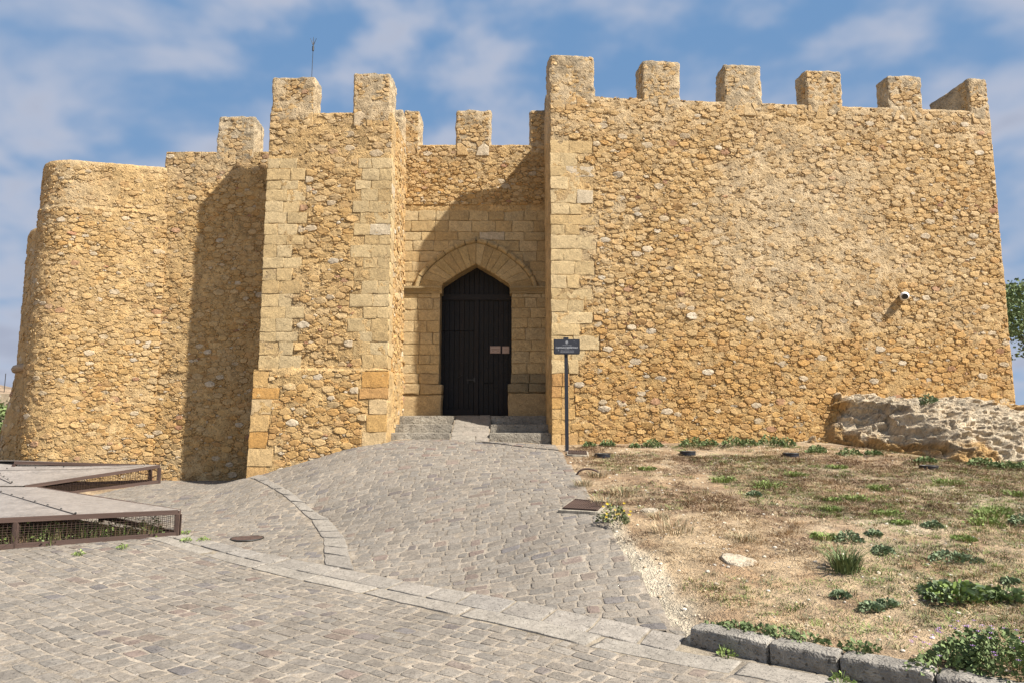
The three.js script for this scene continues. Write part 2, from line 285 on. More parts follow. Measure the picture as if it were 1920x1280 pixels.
const borderLow = [[-5.0, 9.5], [-3.87, 8.75], [-2.5, 7.73], [-1.52, 7.02], [-.6, 6.26], [.2, 5.6], [1.03, 5.04], [1.56, 4.72], [1.9, 4.46], [2.32, 4.12], [2.9, 3.66], [3.55, 3.14]];
const kerbLine = [[1.3, 5.36], [1.75, 4.96], [2.1, 4.68], [2.52, 4.34], [3.1, 3.88], [3.75, 3.36]];
const stripL = [[-2.12, 8.09], [-2.47, 9.31], [-2.98, 10.52], [-3.58, 11.36], [-4.5, 12.6], [-5.0, 13.3]], stripR = [[-1.72, 7.805], [-2.17, 9.2], [-2.66, 10.34], [-3.26, 11.14], [-4.22, 12.4], [-4.78, 13.3]];
const rampEdge = [[.82, 13.6], [.9, 11.84], [1.01, 10.25], [1.05, 8.18], [1.08, 7.59], [1.18, 6.61], [1.33, 5.51]];
const forecourtPoly = [[-9, 2.2], [4.6, 2.2], ...borderLow.slice().reverse(), [-6.4, 8.72], [-9, 7.6]];
const plazaPoly = [[-4.75, 9.9], ...borderUp.slice(1, 3), ...stripL, [-5.1, 14.62], [-7.6, 14.55], [-7.25, 14.1], [-7.6, 12.5], [-8.2, 12.1], [-6.2, 10.2]];
const rampPoly = [...stripR, [-2.42, 13.42], [-2.42, 13.72], ...rampEdge, ...borderUp.slice(3, 6).reverse()];
const edgePoly = [...borderUp, ...kerbLine, ...borderLow.slice().reverse()], stripPoly = [...stripL, ...stripR.slice().reverse()];
const paved = (x, z) => inPoly(forecourtPoly, x, z) || inPoly(plazaPoly, x, z) || inPoly(rampPoly, x, z) || inPoly(edgePoly, x, z) || inPoly(stripPoly, x, z);
const soilRise = (x, z) => .125 * Math.exp(-polyDist(kerbLine, x, z) / 1.1) * sstep(0, .45, polyDist(rampEdge, x, z)) * (z > 9 ? 0 : 1);
function soilH(x, z) { return H(x, z) + soilRise(x, z) + fbm(x * 1.1, 3, z * 1.1, 3) * .05 + fbm(x * 6, 8, z * 6, 2) * .018; }

// soil: one sheet, fine near the castle and reaching to the horizon
{
  const xs = [], zs = []; for (let x = -600; x < -16; x += x < -60 ? 60 : 8) xs.push(x); for (let x = -14; x <= 15; x += .085) xs.push(x); for (let x = 18; x <= 600; x += x < 60 ? 8 : 60) xs.push(x);
  for (let z = -300; z < 1; z += z < -40 ? 40 : 6) zs.push(z); for (let z = 2; z <= 15.6; z += .085) zs.push(z); for (let z = 17; z < 700; z += z < 60 ? 4 : 70) zs.push(z);
  const mb = new MB();
  for (const z of zs) for (const x of xs) {
    const far = Math.max(0, Math.abs(x) - 15, z - 16.5, -z - 1);
    let y = far > 0 ? H(x, z) - Math.min(6, far * .12) : soilH(x, z);
    const e0 = .1, pv = far === 0 && paved(x, z); if (pv) y = H(x, z) - (paved(x + e0, z) && paved(x - e0, z) && paved(x, z + e0) && paved(x, z - e0) ? .07 : .015); else if (far === 0 && ((paved(x + .08, z) && paved(x - .08, z)) || (paved(x, z + .08) && paved(x, z - .08)))) y = H(x, z) - .015; else if (far === 0 && polyDist(kerbLine, x, z) < .15) y = H(x, z) - .02;
    const a = fbm(x * .55, 1, z * .55, 4), b = fbm(x * 2.3 + 5, 2, z * 2.3, 3), d = fbm(x * .9 + 20, 6, z * .9, 3);
    let c = [.43, .335, .225]; c = mix3(c, [.47, .395, .295], sstep(-.05, .3, a)); c = mix3(c, [.31, .205, .12], sstep(-.1, .3, b) * .75);
    c = mix3(c, [.20, .125, .075], sstep(.0, .25, d + (z > 8.2 && z < 12.2 && x > 1.8 ? .14 : -.1)) * .4);
    const e = polyDist(rampEdge, x, z); if (z < 9 && e < .28) c = mix3([.55, .50, .41], c, sstep(.08, .28, e + b * .2));
    mb.v(x, y, -z, x * .8, z * .8, c);
  }
  const n = xs.length; for (let j = 0; j + 1 < zs.length; j++) for (let i = 0; i + 1 < n; i++) mb.quad(j * n + i, j * n + i + 1, (j + 1) * n + i + 1, (j + 1) * n + i);
  const m = new THREE.Mesh(mb.geo(), M.soil); m.name = 'ground'; m.userData = { kind: 'structure', label: 'sandy sloping ground with dry grass and sparse weeds' }; m.receiveShadow = m.castShadow = true; scene.add(m);
}
// paving
const PG = (x, z, w) => [x, H(x, z) + w, -z];
function bed(poly, name, parent, col) {
  const mb = new MB(), s = .06, map = new Map(); let x0 = 1e9, x1 = -1e9, z0 = 1e9, z1 = -1e9; for (const [x, z] of poly) { x0 = Math.min(x0, x); x1 = Math.max(x1, x); z0 = Math.min(z0, z); z1 = Math.max(z1, z); }
  const id = (i, j) => { const k = i + ',' + j; if (!map.has(k)) { const x = i * s, z = j * s, b = fbm(x * 1.5, 0, z * 1.5, 3); map.set(k, mb.v(x, H(x, z) + fbm(x * 5, 4, z * 5, 2) * .006, -z, x, z, mix3(col, [.26, .232, .198], sstep(-.1, .35, b)))); } return map.get(k); };
  for (let i = Math.floor(x0 / s); i < x1 / s; i++) for (let j = Math.floor(z0 / s); j < z1 / s; j++) if (inPoly(poly, (i + .5) * s, (j + .5) * s)) mb.quad(id(i, j), id(i + 1, j), id(i + 1, j + 1), id(i, j + 1));
  return part(name, mb.geo(), M.bed, parent);
}
const SETT = [[.24, .217, .19], [.225, .203, .178], [.25, .228, .20], [.205, .19, .172], [.235, .207, .176], [.245, .218, .186]];
const SETTX = [[.20, .15, .13], [.155, .145, .147], [.215, .168, .14], [.17, .148, .142]];
function setts(poly, ang, parent, o = {}) {
  const ca = Math.cos(ang), sa = Math.sin(ang), list = []; let r0 = 1e9, r1 = -1e9, q0 = 1e9, q1 = -1e9;
  for (const [x, z] of poly) { const a = x * ca + z * sa, b = -x * sa + z * ca; q0 = Math.min(q0, a); q1 = Math.max(q1, a); r0 = Math.min(r0, b); r1 = Math.max(r1, b); }
  const wob = (a, b) => fbm(a * .55, b * .55, o.k ?? 3, 2) * .12;
  let b = r0;
  while (b < r1) {
    const h = rr(.115, .155); let a = q0 - rnd() * .2;
    while (a < q1) {
      const w = rnd() < .2 ? rr(.1, .14) : rr(.14, .24), g = rr(.006, .012), j = () => rr(-.011, .011);
      let p = [[a + g, b + g], [a + w - g, b + g], [a + w - g, b + h - g], [a + g, b + h - g]].map(([s, t]) => [s + j(), t + j() + wob(s, t)]).map(([s, t]) => [s * ca - t * sa, s * sa + t * ca]);
      const c = centre(p); a += w;
      if (!inPoly(poly, c[0], c[1])) continue;
      p = p.map(q => { let t = 1; while (t > .3 && !inPoly(poly, c[0] + (q[0] - c[0]) * t, c[1] + (q[1] - c[1]) * t)) t -= .08; return [c[0] + (q[0] - c[0]) * t, c[1] + (q[1] - c[1]) * t]; });
      if (area(p) < .004) continue;
      const f = clamp(fbm(c[0] * .8, 11, c[1] * .8, 3) * 1.2 + .35), base = rnd() < .1 ? pick(SETTX) : pick(SETT), k = rr(.80, 1.08);
      list.push({ poly: ccw(p), joint: 0, round: .12, jit: .006, tilt: .02, rough: .002, prot: rr(.004, .009) - f * .005, dome: 1.12, rings: [[1, -.02], [1, .25], [.9, .85], [.55, 1]], ts: 1.1, col: mix3(base.map(x => x * k), [.28, .252, .218], f * .5) });
    }
    b += h;
  }
  layStones(list, PG, parent, 'sett', M.sett, 300);
}
{
  const f = thing('forecourt', [0, 0, -5], 'grey cobbled forecourt in front of the pale border slabs', null, null, 'structure');
  bed(forecourtPoly, 'mortar_bed', f, [.37, .33, .285]); setts(forecourtPoly.map(([x, z]) => [x, Math.max(z, 3.2)]), -.60, f, { k: 3 });
  const r = thing('entrance_ramp', [-.5, .5, -9], 'grey cobbled ramp rising to the castle gate', null, null, 'structure');
  bed(rampPoly, 'mortar_bed', r, [.335, .30, .262]); setts(rampPoly, .02, r, { k: 8 });
  const l = thing('cobbled_yard', [-5, .4, -12], 'grey cobbled yard below the round-ended bastion', null, null, 'structure');
  bed(plazaPoly, 'mortar_bed', l, [.355, .315, .27]); setts(plazaPoly, .10, l, { k: 15 });
  // border slabs and gutter
  const along = (pl, s) => { for (let i = 0; i + 1 < pl.length; i++) { const L = Math.hypot(pl[i + 1][0] - pl[i][0], pl[i + 1][1] - pl[i][1]); if (s <= L || i + 2 === pl.length) { const t = s / L; return [mix(pl[i][0], pl[i + 1][0], t), mix(pl[i][1], pl[i + 1][1], t)]; } s -= L; } };
  const len = pl => pl.reduce((s, q, i) => i ? s + Math.hypot(q[0] - pl[i - 1][0], q[1] - pl[i - 1][1]) : 0, 0);
  const slabs = (A, B, L0, L1, name, parent, cols, prot) => {
    const la = len(A), lb = len(B); let t = 0; const list = [];
    while (t < .995) { const t2 = Math.min(1, t + rr(L0, L1) / la), e = .008 / la; const p = [along(A, (t + e) * la), along(A, (t2 - e) * la), along(B, (t2 - e) * lb), along(B, (t + e) * lb)]; t = t2; const k = rr(.9, 1.1); list.push({ poly: ccw(p), joint: .004, jit: .008, tilt: .01, rough: .002, prot: prot + rr(-.004, .004), rings: [[1, -.03], [.99, .7], [.94, 1], [.55, 1]], ts: 1, col: pick(cols).map(x => x * k) }); }
    layStones(list, PG, parent, name, M.sett, 300);
  };
  const b = thing('paving_border', [-1.5, 0, -7.4], 'pale stone border slabs crossing the cobbles diagonally', null, null, 'structure');
  bed(edgePoly, 'mortar_bed', b, [.34, .30, .24]);
  slabs(borderUp, borderMid.slice(0, 7), .38, .6, 'border_slab', b, [[.29, .268, .24], [.31, .285, .255], [.275, .257, .236]], .014);
  slabs(borderMid, borderLow, .9, 1.5, 'gutter_slab', b, [[.32, .295, .26], [.305, .28, .247]], .008);
  const s = thing('paving_strip', [-3, .3, -10.5], 'curving strip of pale slabs along the foot of the ramp', null, null, 'structure');
  bed(stripPoly, 'mortar_bed', s, [.33, .29, .24]);
  slabs(stripL, stripR, .3, .5, 'strip_slab', s, [[.29, .268, .24], [.305, .282, .25]], .014);
}

// ---------------------------------------------------------------- castle walls
const BASE = .02;
// big wall with merlons to the right of the gate
{
  const P = frame(.78, -13.6, 9.65, -.72), t = thing('keep_wall', [5.4, 1.2, -14.2], 'long honey-coloured rubble wall with six merlons beside the gate', 'wall');
  const LEN = 9.64, top = u => 8.43 - .009 * u;
  const merl = [[0, .95, 9.32, .58], [1.95, 2.77, 9.27, .52], [3.72, 4.53, 9.25, .5], [5.5, 6.31, 9.2, .46], [7.34, 8.11, 9.15, .45], [9.16, 9.62, 9.14, 1.25]];
  const och = (u, v) => clamp(.1 + .9 * sstep(4.2, 2.8, v + fbm(u * .8, v * .8, 1, 2) * 1.6) + .5 * sstep(.1, .4, fbm(u * .45 + 4, v * .45, 7, 3)));
  const flush = (u, v) => { const d = Math.hypot((u - 5.4) / 2.6, (v - 5.6) / 2.2) + fbm(u * .7, v * .7, 12, 3) * .9; return clamp(.95 - .75 * sstep(.6, 1.25, d) + (v > 7.6 ? .35 : 0) + (v > 8.3 ? .3 : 0)); };
  part('mortar', mass(P, 0, LEN, .6, 8.42, -1.0, 0, { res: .075, ochre: (u, v) => och(u, v) * .9, amp: .016, col: (q, u, v) => mix3(mortarCol(q, och(u, v) * .9), [.58, .46, .30], clamp(flush(u, v) * .75 + fbm(q[0] * 2.5, q[1] * 2.5, 5, 3) * .7)) }), M.mortar, t);
  part('side_wall', mass(frame(.78, -15.9, 0, 1), 0, 1.6, .6, 8.40, -.7, 0.004, { amp: .015 }), M.mortar, t);
  // quoins down the gate corner
  const qs = []; const widths = []; let v = 1.2;
  while (v < 7.2) { const h = rr(.2, .29), w = (widths.length % 2 ? rr(.55, .7) : rr(.78, .98)) * (v < 2.7 ? .55 : 1); widths.push([v, v + h, w]); const k = rr(.35, .65) * w; if (rnd() < .8) { qs.push(inset(block(0, k, v, v + h), .003), inset(block(k, w, v, v + h), .003)); } else qs.push(inset(block(0, w, v, v + h), .003)); v += h; }
  if (v > 0) qs.forEach(b => { const c = centre(b.poly); if (c[1] < 2.6) b.col = pick(rnd() < .3 ? OCHRE : HONEY).map(x => x * 1.03); else if (rnd() < .05) b.col = [.59, .50, .37]; });
  layStones(qs, P, t, 'quoin', M.stone, 300);
  const qw = (a, b) => { let w = 0; for (const [p, q, x] of widths) if (q > a && p < b) w = Math.max(w, x); return w; };
  const inM = u => merl.find(m => u >= m[0] && u <= m[1]);
  const body = rubble({
    P, box: [0, LEN, .9, 8.5], rmin: .02, rmax: .125, ochre: och, flush,
    inside: (u, vv) => vv < top(u) && u > qw(vv, vv + .001) + .02 && vv > 1.0,
    cut: (u, vv, poly) => { const c = [[0, 1, top(u) + .01], [1, 0, LEN - .03]]; const a = Math.min(...poly.map(p => p[1])), b = Math.max(...poly.map(p => p[1])); const w = qw(a, b); c.push([-1, 0, -(w + .012)]); return c; }
  });
  layStones(body, P, t, 'stone', M.stone, 300);
  for (const [a, b, y, d] of merl) {
    const m = part('merlon', mass(P, a, b, 8.2, y, -d, .008, { res: .045, amp: .026, r: .05, lichen: 1, ochre: () => .08 }), M.mortar, t);
    layStones(rubble({ P, box: [a, b, 8.36, y], rmin: .035, rmax: .1, ochre: () => .12, flush: () => .55, inside: (u, w) => u > a + .05 && u < b - .05 && w < y - .06, cut: () => [[-1, 0, -(a + .03)], [1, 0, b - .03], [0, 1, y - .04]] }), P, m, 'stone', M.stone, 22);
    if (a > .5) { const q = P(a, 0, 0), PS = frame(q[0] - .072 * .0, q[2] - d + .04, 0, 1); layStones(rubble({ P: PS, box: [0, d - .1, 8.45, y], rmin: .04, rmax: .09, ochre: () => .1, flush: () => .4, inside: (u, w) => u > .05 && u < d - .14 && w < y - .06, cut: () => [[1, 0, d - .1], [-1, 0, -.06], [0, 1, y - .05], [0, -1, -8.44]] }), PS, m, 'stone', M.stone, 10); }
  }
  // merlon on the return above the gate recess
  part('merlon', mass(frame(.78, -15.5, 0, 1), -.1, .45, 8.2, 9.2, -.6, .012, { res: .05, amp: .026, lichen: 1 }), M.mortar, t);
}
// tower left of the gate
{
  const bat = v => v < 2.72 ? .07 + (2.72 - v) * .075 : 0, P = frame(-4.96, -13.5, 1, 0, bat), t = thing('gate_tower', [-3.7, .7, -13.9], 'square tower with pale quoins and two merlons beside the gate', 'tower');
  const W = 2.53, och = (u, v) => clamp(.1 + .75 * sstep(3.2, 1.7, v + fbm(u * 1.1, v, 3, 2)));
  part('mortar', mass(P, 0, W, 2.5, 8.0, -.44, 0, { ochre: (u, v) => och(u, v) * .4 }), M.mortar, t);
  part('core', mass(P, .02, W - .003, 2.5, 6.7, -1.9, -.3, { res: .12 }), M.mortar, t); part('parapet', mass(P, W - .5, W - .001, 6.5, 7.99, -1.9, -.35, { res: .08 }), M.mortar, t);
  part('plinth', mass(P, -.07, W + .05, .3, 2.72, -1.9, 0, { ochre: (u, v) => och(u, v) * .6, r: .06 }), M.mortar, t);
  const qs = [], wl = [], wr = []; let v = 2.74, k = 0;
  while (v < 6.95) {
    const h = rr(.19, .27), a = k % 2 ? rr(.55, .68) : rr(.72, .86), b = k % 2 ? rr(.68, .82) : rr(.5, .64); k++;
    const c1 = rr(.4, .62) * a, c2 = rr(.4, .6) * b; wl.push([v, v + h, a]); wr.push([v, v + h, b]);
    qs.push(inset(block(0, c1, v, v + h), .003), inset(block(c1, a, v, v + h), .003), inset(block(W - b, W - c2, v, v + h), .003), inset(block(W - c2, W, v, v + h), .003)); v += h;
  }
  v = .55; while (v < 2.7) { const h = Math.min(rr(.2, .36), 2.7 - v + .02), a = rr(.28, .55), b = rr(.24, .55); wl.push([v, v + h, a - .05]); wr.push([v, v + h, b]); qs.push(inset(block(-.06, a - .05, v, v + h, { col: pick(rnd() < .3 ? OCHRE : HONEY).map(x => x * 1.03) }), .006), inset(block(W - b, W + .04, v, v + h, { col: pick(rnd() < .3 ? OCHRE : HONEY).map(x => x * 1.03) }), .006)); v += h; }
  layStones(qs, P, t, 'quoin', M.stone, 300);
  const qw = (T, a, b) => { let w = 0; for (const [p, q, x] of T) if (q > a && p < b) w = Math.max(w, x); return w; };
  const flush = (u, v) => v > 6.9 ? .75 : .12 + clamp(fbm(u, v, 5, 2));
  const body = y0 => rubble({
    P, box: [-.05, W + .03, y0 ? .55 : 2.72, y0 ? 2.7 : 8.0], rmin: .022, rmax: .14, ochre: och, flush,
    inside: (u, w) => u > qw(wl, w, w + .001) + .02 && u < W - qw(wr, w, w + .001) - .02,
    cut: (u, w, poly) => { const a = Math.min(...poly.map(p => p[1])), b = Math.max(...poly.map(p => p[1])); return [[-1, 0, -(qw(wl, a, b) + .01)], [1, 0, W - qw(wr, a, b) - .01], [0, 1, y0 ? 2.71 : 7.97], [0, -1, y0 ? -.5 : -2.73]]; }
  });
  layStones([...body(1), ...body(0)], P, t, 'stone', M.stone, 300);
  const PS = frame(-2.43, -13.5, 0, -1, v => v < 2.72 ? .04 : 0);   // side towards the gate
  layStones(rubble({ P: PS, box: [.3, 1.8, 1.3, 8], rmin: .05, rmax: .13, ochre: () => .35, flush: () => .15, inside: (u, w) => u > .42, cut: () => [[-1, 0, -.4], [0, 1, 7.97]] }), PS, t, 'stone', M.stone, 60);
  const sq = []; v = 2.74; while (v < 6.95) { const h = rr(.19, .27); sq.push(inset(block(.01, rr(.28, .42), v, v + h), .003)); v += h; } layStones(sq, PS, t, 'quoin', M.stone, 60);
  for (const [a, b, y, d] of [[.02, .92, 8.76, .44], [1.69, 2.47, 8.85, .66]]) {
    const m = part('merlon', mass(P, a, b, 7.8, y, -d, .008, { res: .045, amp: .026, r: .05, lichen: 1 }), M.mortar, t);
    layStones(rubble({ P, box: [a, b, 7.95, y], rmin: .035, rmax: .1, ochre: () => .12, flush: () => .65, inside: (u, w) => u > a + .05 && u < b - .05 && w < y - .06, cut: () => [[-1, 0, -(a + .03)], [1, 0, b - .03], [0, 1, y - .04]] }), P, m, 'stone', M.stone, 22);
  }
  part('merlon', mass(frame(-2.46, -13.5, 0, -1), 1.35, 1.85, 7.8, 8.72, -.6, .01, { res: .05, amp: .026, lichen: 1 }), M.mortar, t);
}
// wall with the gate arch
const GX = -.81, SPR = 4.70;
const intra = [[-.80, -2.9], [-.79, 0], [-.735, .09], [-.41, .31], [0, .55]], extra = [[-1.285, 0], [-1.22, .22], [-1.02, .485], [-.615, .81], [-.287, .965], [0, 1.035]];
const curveAt = (pl, t) => { let L = 0; const s = []; for (let i = 1; i < pl.length; i++) { const d = Math.hypot(pl[i][0] - pl[i - 1][0], pl[i][1] - pl[i - 1][1]); s.push(d); L += d; } let q = t * L; for (let i = 0; i < s.length; i++) { if (q <= s[i] + 1e-9) { const k = q / s[i]; return [mix(pl[i][0], pl[i + 1][0], k), mix(pl[i][1], pl[i + 1][1], k)]; } q -= s[i]; } return pl[pl.length - 1]; };
{
  const P = frame(0, -15.3, 1, 0), t = thing('gate_wall', [GX, 1.85, -15.6], 'recessed wall with pointed stone arch around the dark gate', 'wall');
  const L = -2.5, R = .82;
  // masonry backing with the opening cut out
  const sh = new THREE.Shape([[L, .9], [GX - .80, .9], [GX - .80, SPR], [GX - .735, SPR + .09], [GX - .41, SPR + .31], [GX, SPR + .55], [GX + .41, SPR + .31], [GX + .735, SPR + .09], [GX + .80, SPR], [GX + .80, .9], [R, .9], [R, 6.6], [L, 6.6]].map(q => new THREE.Vector2(...q)));
  const eg = new THREE.ExtrudeGeometry(sh, { depth: .85, bevelEnabled: false }); eg.translate(0, 0, -16.15);
  const cc = new Float32Array(eg.attributes.position.count * 3); for (let i = 0; i < cc.length; i += 3) cc.set([.50, .375, .205], i); eg.setAttribute('color', new THREE.BufferAttribute(cc, 3));
  part('masonry', eg, M.mortar, t);
  part('mortar', mass(P, L, R, 6.45, 8.07, -.85, .02, { ochre: () => .1 }), M.mortar, t);
  layStones(rubble({ P: frame(0, -15.28, 1, 0), box: [L, R, 6.55, 8.05], rmin: .02, rmax: .115, ochre: () => .2, flush: (u, v) => v > 7.6 ? .6 : .15 + clamp(fbm(u, v, 9, 2)), inside: () => true, cut: () => [[0, 1, 8.03], [0, -1, -6.62]] }), frame(0, -15.276, 1, 0), t, 'stone', M.stone, 150);
  for (const [a, b] of [[L, -2.13], [-1.3, -.49], [.41, R]]) {
    const m = part('merlon', mass(P, a, b, 7.85, 8.89, -.6, .03, { res: .045, amp: .026, r: .05, lichen: 1 }), M.mortar, t);
    layStones(rubble({ P: frame(0, -15.27, 1, 0), box: [a, b, 8.05, 8.85], rmin: .035, rmax: .1, flush: () => .6, inside: (u, w) => u > a + .05 && u < b - .05, cut: () => [[-1, 0, -(a + .03)], [1, 0, b - .03], [0, 1, 8.84]] }), frame(0, -15.266, 1, 0), m, 'stone', M.stone, 20);
  }
  // ashlar above the arch and beside the door
  const bl = []; let v = SPR + .14, k = 0;
  while (v < 6.55) {
    const h = rr(.2, .27); let u = L + (k++ % 2 ? -.1 : 0);
    while (u < R) {
      const w = rr(.28, .58); let b = inset(block(Math.max(u, L), Math.min(u + w, R), v, v + h, { prot: rr(.008, .018), col: ashlarCol().map(x => x * .94) }), .006); u += w;
      const c = centre(b.poly); let p = b.poly; if (p[1][0] - p[0][0] < .06) continue;
      { const cx = -Math.abs(c[0] - GX), side = c[0] < GX ? 1 : -1; for (let i = 0; i + 1 < extra.length; i++) { const [x0, y0] = extra[i], [x1, y1] = extra[i + 1], near = Math.hypot(cx - (x0 + x1) / 2, c[1] - SPR - (y0 + y1) / 2); if (near < .55 && (!b.near || near < b.near.near)) b.near = { near, x0, y0, dx: x1 - x0, dy: y1 - y0, s: side }; } }
      const inArch = c[1] - SPR < 1.03 && (() => { const a = Math.abs(c[0] - GX); for (let i = 0; i + 1 < extra.length; i++) { const y = c[1] - SPR; if (y >= extra[i][1] && y <= extra[i + 1][1]) { const tt = (y - extra[i][1]) / (extra[i + 1][1] - extra[i][1]); return a < -mix(extra[i][0], extra[i + 1][0], tt) - .02; } } return false; })();
      if (inArch) continue;
      if (b.near) { const { x0, y0, dx, dy, s } = b.near; p = clip(p, dy * s, -dx, dy * s * GX + dy * x0 - dx * (y0 + SPR)); }
      if (p.length < 3 || area(p) < .008) continue; b.poly = ccw(p); bl.push(b);
    }
    v += h;
  }
  for (const [a, b] of [[L, GX - .80], [GX + .80, R]]) {
    v = 2.78; while (v < SPR - .16) { const h = Math.min(rr(.2, .28), SPR - .13 - v); let u = a; while (u < b - .05) { let w = rr(.25, .45); if (u + w > b - .14) w = b - u; bl.push(inset(block(u, u + w, v, v + h, { prot: rr(.008, .018), col: ashlarCol().map(x => x * .95) }), .006)); u += w; } v += h; }
  }
  for (const s of [-1, 1]) { // heavy blocks at the foot of the jambs
    const e = s < 0 ? [L, GX - .735] : [GX + .72, R], fr = s < 0 ? [[1.2, 1.62], [1.62, 2.32], [2.32, 2.55], [2.55, 2.78]] : [[1.2, 1.7], [1.7, 2.36], [2.36, 2.56], [2.56, 2.78]];
    fr.forEach(([y0, y1], i) => { const w = i === 3 ? .065 : 0, x0 = s < 0 ? e[0] : e[0] + w, x1 = s < 0 ? e[1] - w : e[1]; const m = i < 2 ? 1 : 2; for (let j = 0; j < m; j++) bl.push(inset(block(mix(x0, x1, j / m), mix(x0, x1, (j + 1) / m), y0, y1, { prot: i === 2 ? .07 : .045, rough: .006, rings: [[1, -.3], [.995, .6], [.95, 1], [.6, 1]], col: s > 0 && i > 1 ? [.30, .245, .15] : [.50, .37, .20] }), .005)); });
  }
  layStones(bl, P, t, 'ashlar_block', M.stone, 300);
  // voussoirs, hood mould and imposts
  const vs = [], PV = frame(0, -15.3, 1, 0), NV = 8, soft = intra.slice(1);
  for (const s of [-1, 1]) for (let i = 0; i < NV; i++) {
    const a = i / NV, b = (i + 1) / NV, q = [curveAt(soft, a), curveAt(soft, b), curveAt(extra, b), curveAt(extra, a)].map(([x, y]) => [GX - s * x, SPR + y]), k = .008, c = centre(q);
    vs.push({ poly: ccw(q.map(([x, y]) => [c[0] + (x - c[0]) * (1 - k * 3), c[1] + (y - c[1]) * (1 - k)])), joint: 0, jit: .002, tilt: .006, rough: .001, prot: rr(.036, .042), rings: [[1, -.3], [.998, .75], [.97, 1], [.6, 1]], col: tone(pick([[.50, .37, .18], [.53, .40, .21], [.48, .345, .165]]), .93, 1.05) });
  }
  layStones(vs, PV, t, 'voussoir', M.stone, 300);
  const hood = [], NH = 7;
  for (const s of [-1, 1]) for (let i = 0; i < NH; i++) {
    const a = i / NH + .006, b = (i + 1) / NH - .006, mb = new MB(), prof = [[0, 0], [0, .05], [.03, .075], [.07, .085], [.105, .06], [.115, 0]], col = tone([.50, .375, .195], .92, 1.05), n = 4, rows = [];
    for (let j = 0; j <= n; j++) { const tt = mix(a, b, j / n), p = curveAt(extra, tt), p2 = curveAt(extra, Math.min(1, tt + .01)), p1 = curveAt(extra, Math.max(0, tt - .01)); let nx = -(p2[1] - p1[1]), ny = p2[0] - p1[0]; const l = Math.hypot(nx, ny) || 1; nx /= l; ny /= l; rows.push(prof.map(([o, w]) => { const x = p[0] + nx * o, y = p[1] + ny * o; return mb.v(GX - s * Math.min(x, 0), SPR + y, -15.3 + w + .004, x * 1.3 + i, y * 1.3 + w, col); })); }
    for (let j = 0; j < n; j++) for (let k2 = 0; k2 + 1 < prof.length; k2++) s < 0 ? mb.quad(rows[j][k2], rows[j + 1][k2], rows[j + 1][k2 + 1], rows[j][k2 + 1]) : mb.quad(rows[j][k2], rows[j][k2 + 1], rows[j + 1][k2 + 1], rows[j + 1][k2]);
    part('hood_mould', mb.geo(), M.stone, t);
  }
  for (const [x0, x1] of [[L, GX - .76], [GX + .76, R]]) {
    const pr = new THREE.Shape([[-.3, -.13], [.035, -.13], [.045, -.085], [.075, -.06], [.08, -.03], [.105, -.02], [.105, .025], [-.3, .025]].map(q => new THREE.Vector2(...q))), g = new THREE.ExtrudeGeometry(pr, { depth: x1 - x0, bevelEnabled: false });
    g.rotateY(Math.PI / 2); g.scale(1, 1, -1); g.index ? 0 : 0; g.translate(x0, SPR, -15.3);
    // the turn sends depth to x and the profile's x to z; scale flips the winding back to front, so flip faces
    const pa = g.attributes.position; for (let i = 0; i < pa.count; i += 3) { const t3 = [pa.getX(i + 1), pa.getY(i + 1), pa.getZ(i + 1)]; pa.setXYZ(i + 1, pa.getX(i + 2), pa.getY(i + 2), pa.getZ(i + 2)); pa.setXYZ(i + 2, ...t3); }
    g.computeVertexNormals(); const c2 = new Float32Array(pa.count * 3); for (let i = 0; i < c2.length; i += 3) c2.set([.42, .325, .18], i); g.setAttribute('color', new THREE.BufferAttribute(c2, 3)); part('impost', g, M.stone, t);
  }
}
// curtain wall with the single merlon
{
  const P = frame(-7.62, -14.6, 1, 0), t = thing('curtain_wall', [-6.3, .55, -14.9], 'shaded rubble wall with a single merlon left of the square tower', 'wall');
  const och = (u, v) => .2 + .3 * sstep(3.2, 1.6, v + fbm(u, v, 2, 2)), fl = (u, v) => clamp(.4 + fbm(u * .8, v * .8, 21, 3) * 1.4 + (v > 6.9 ? .5 : 0));
  part('mortar', mass(P, -.0, 2.8, .2, 7.62, -1, 0, { ochre: () => .1 }), M.mortar, t);
  layStones(rubble({ P, box: [-.12, 2.7, .45, 7.6], rmin: .02, rmax: .125, ochre: och, flush: fl, inside: () => true, cut: (u, v) => v > 5.8 ? [[0, 1, 7.59], [-1, 0, -.02]] : [[0, 1, 7.59]] }), P, t, 'stone', M.stone, 300);
  const m = part('merlon', mass(P, 1.12, 1.95, 7.4, 8.43, -.6, .008, { res: .045, amp: .026, r: .05, lichen: 1 }), M.mortar, t);
  layStones(rubble({ P, box: [1.12, 1.95, 7.6, 8.4], rmin: .035, rmax: .1, flush: () => .7, inside: (u, w) => u > 1.17 && u < 1.9 && w < 8.37, cut: () => [[-1, 0, -1.15], [1, 0, 1.92], [0, 1, 8.39]] }), P, m, 'stone', M.stone, 22);
}
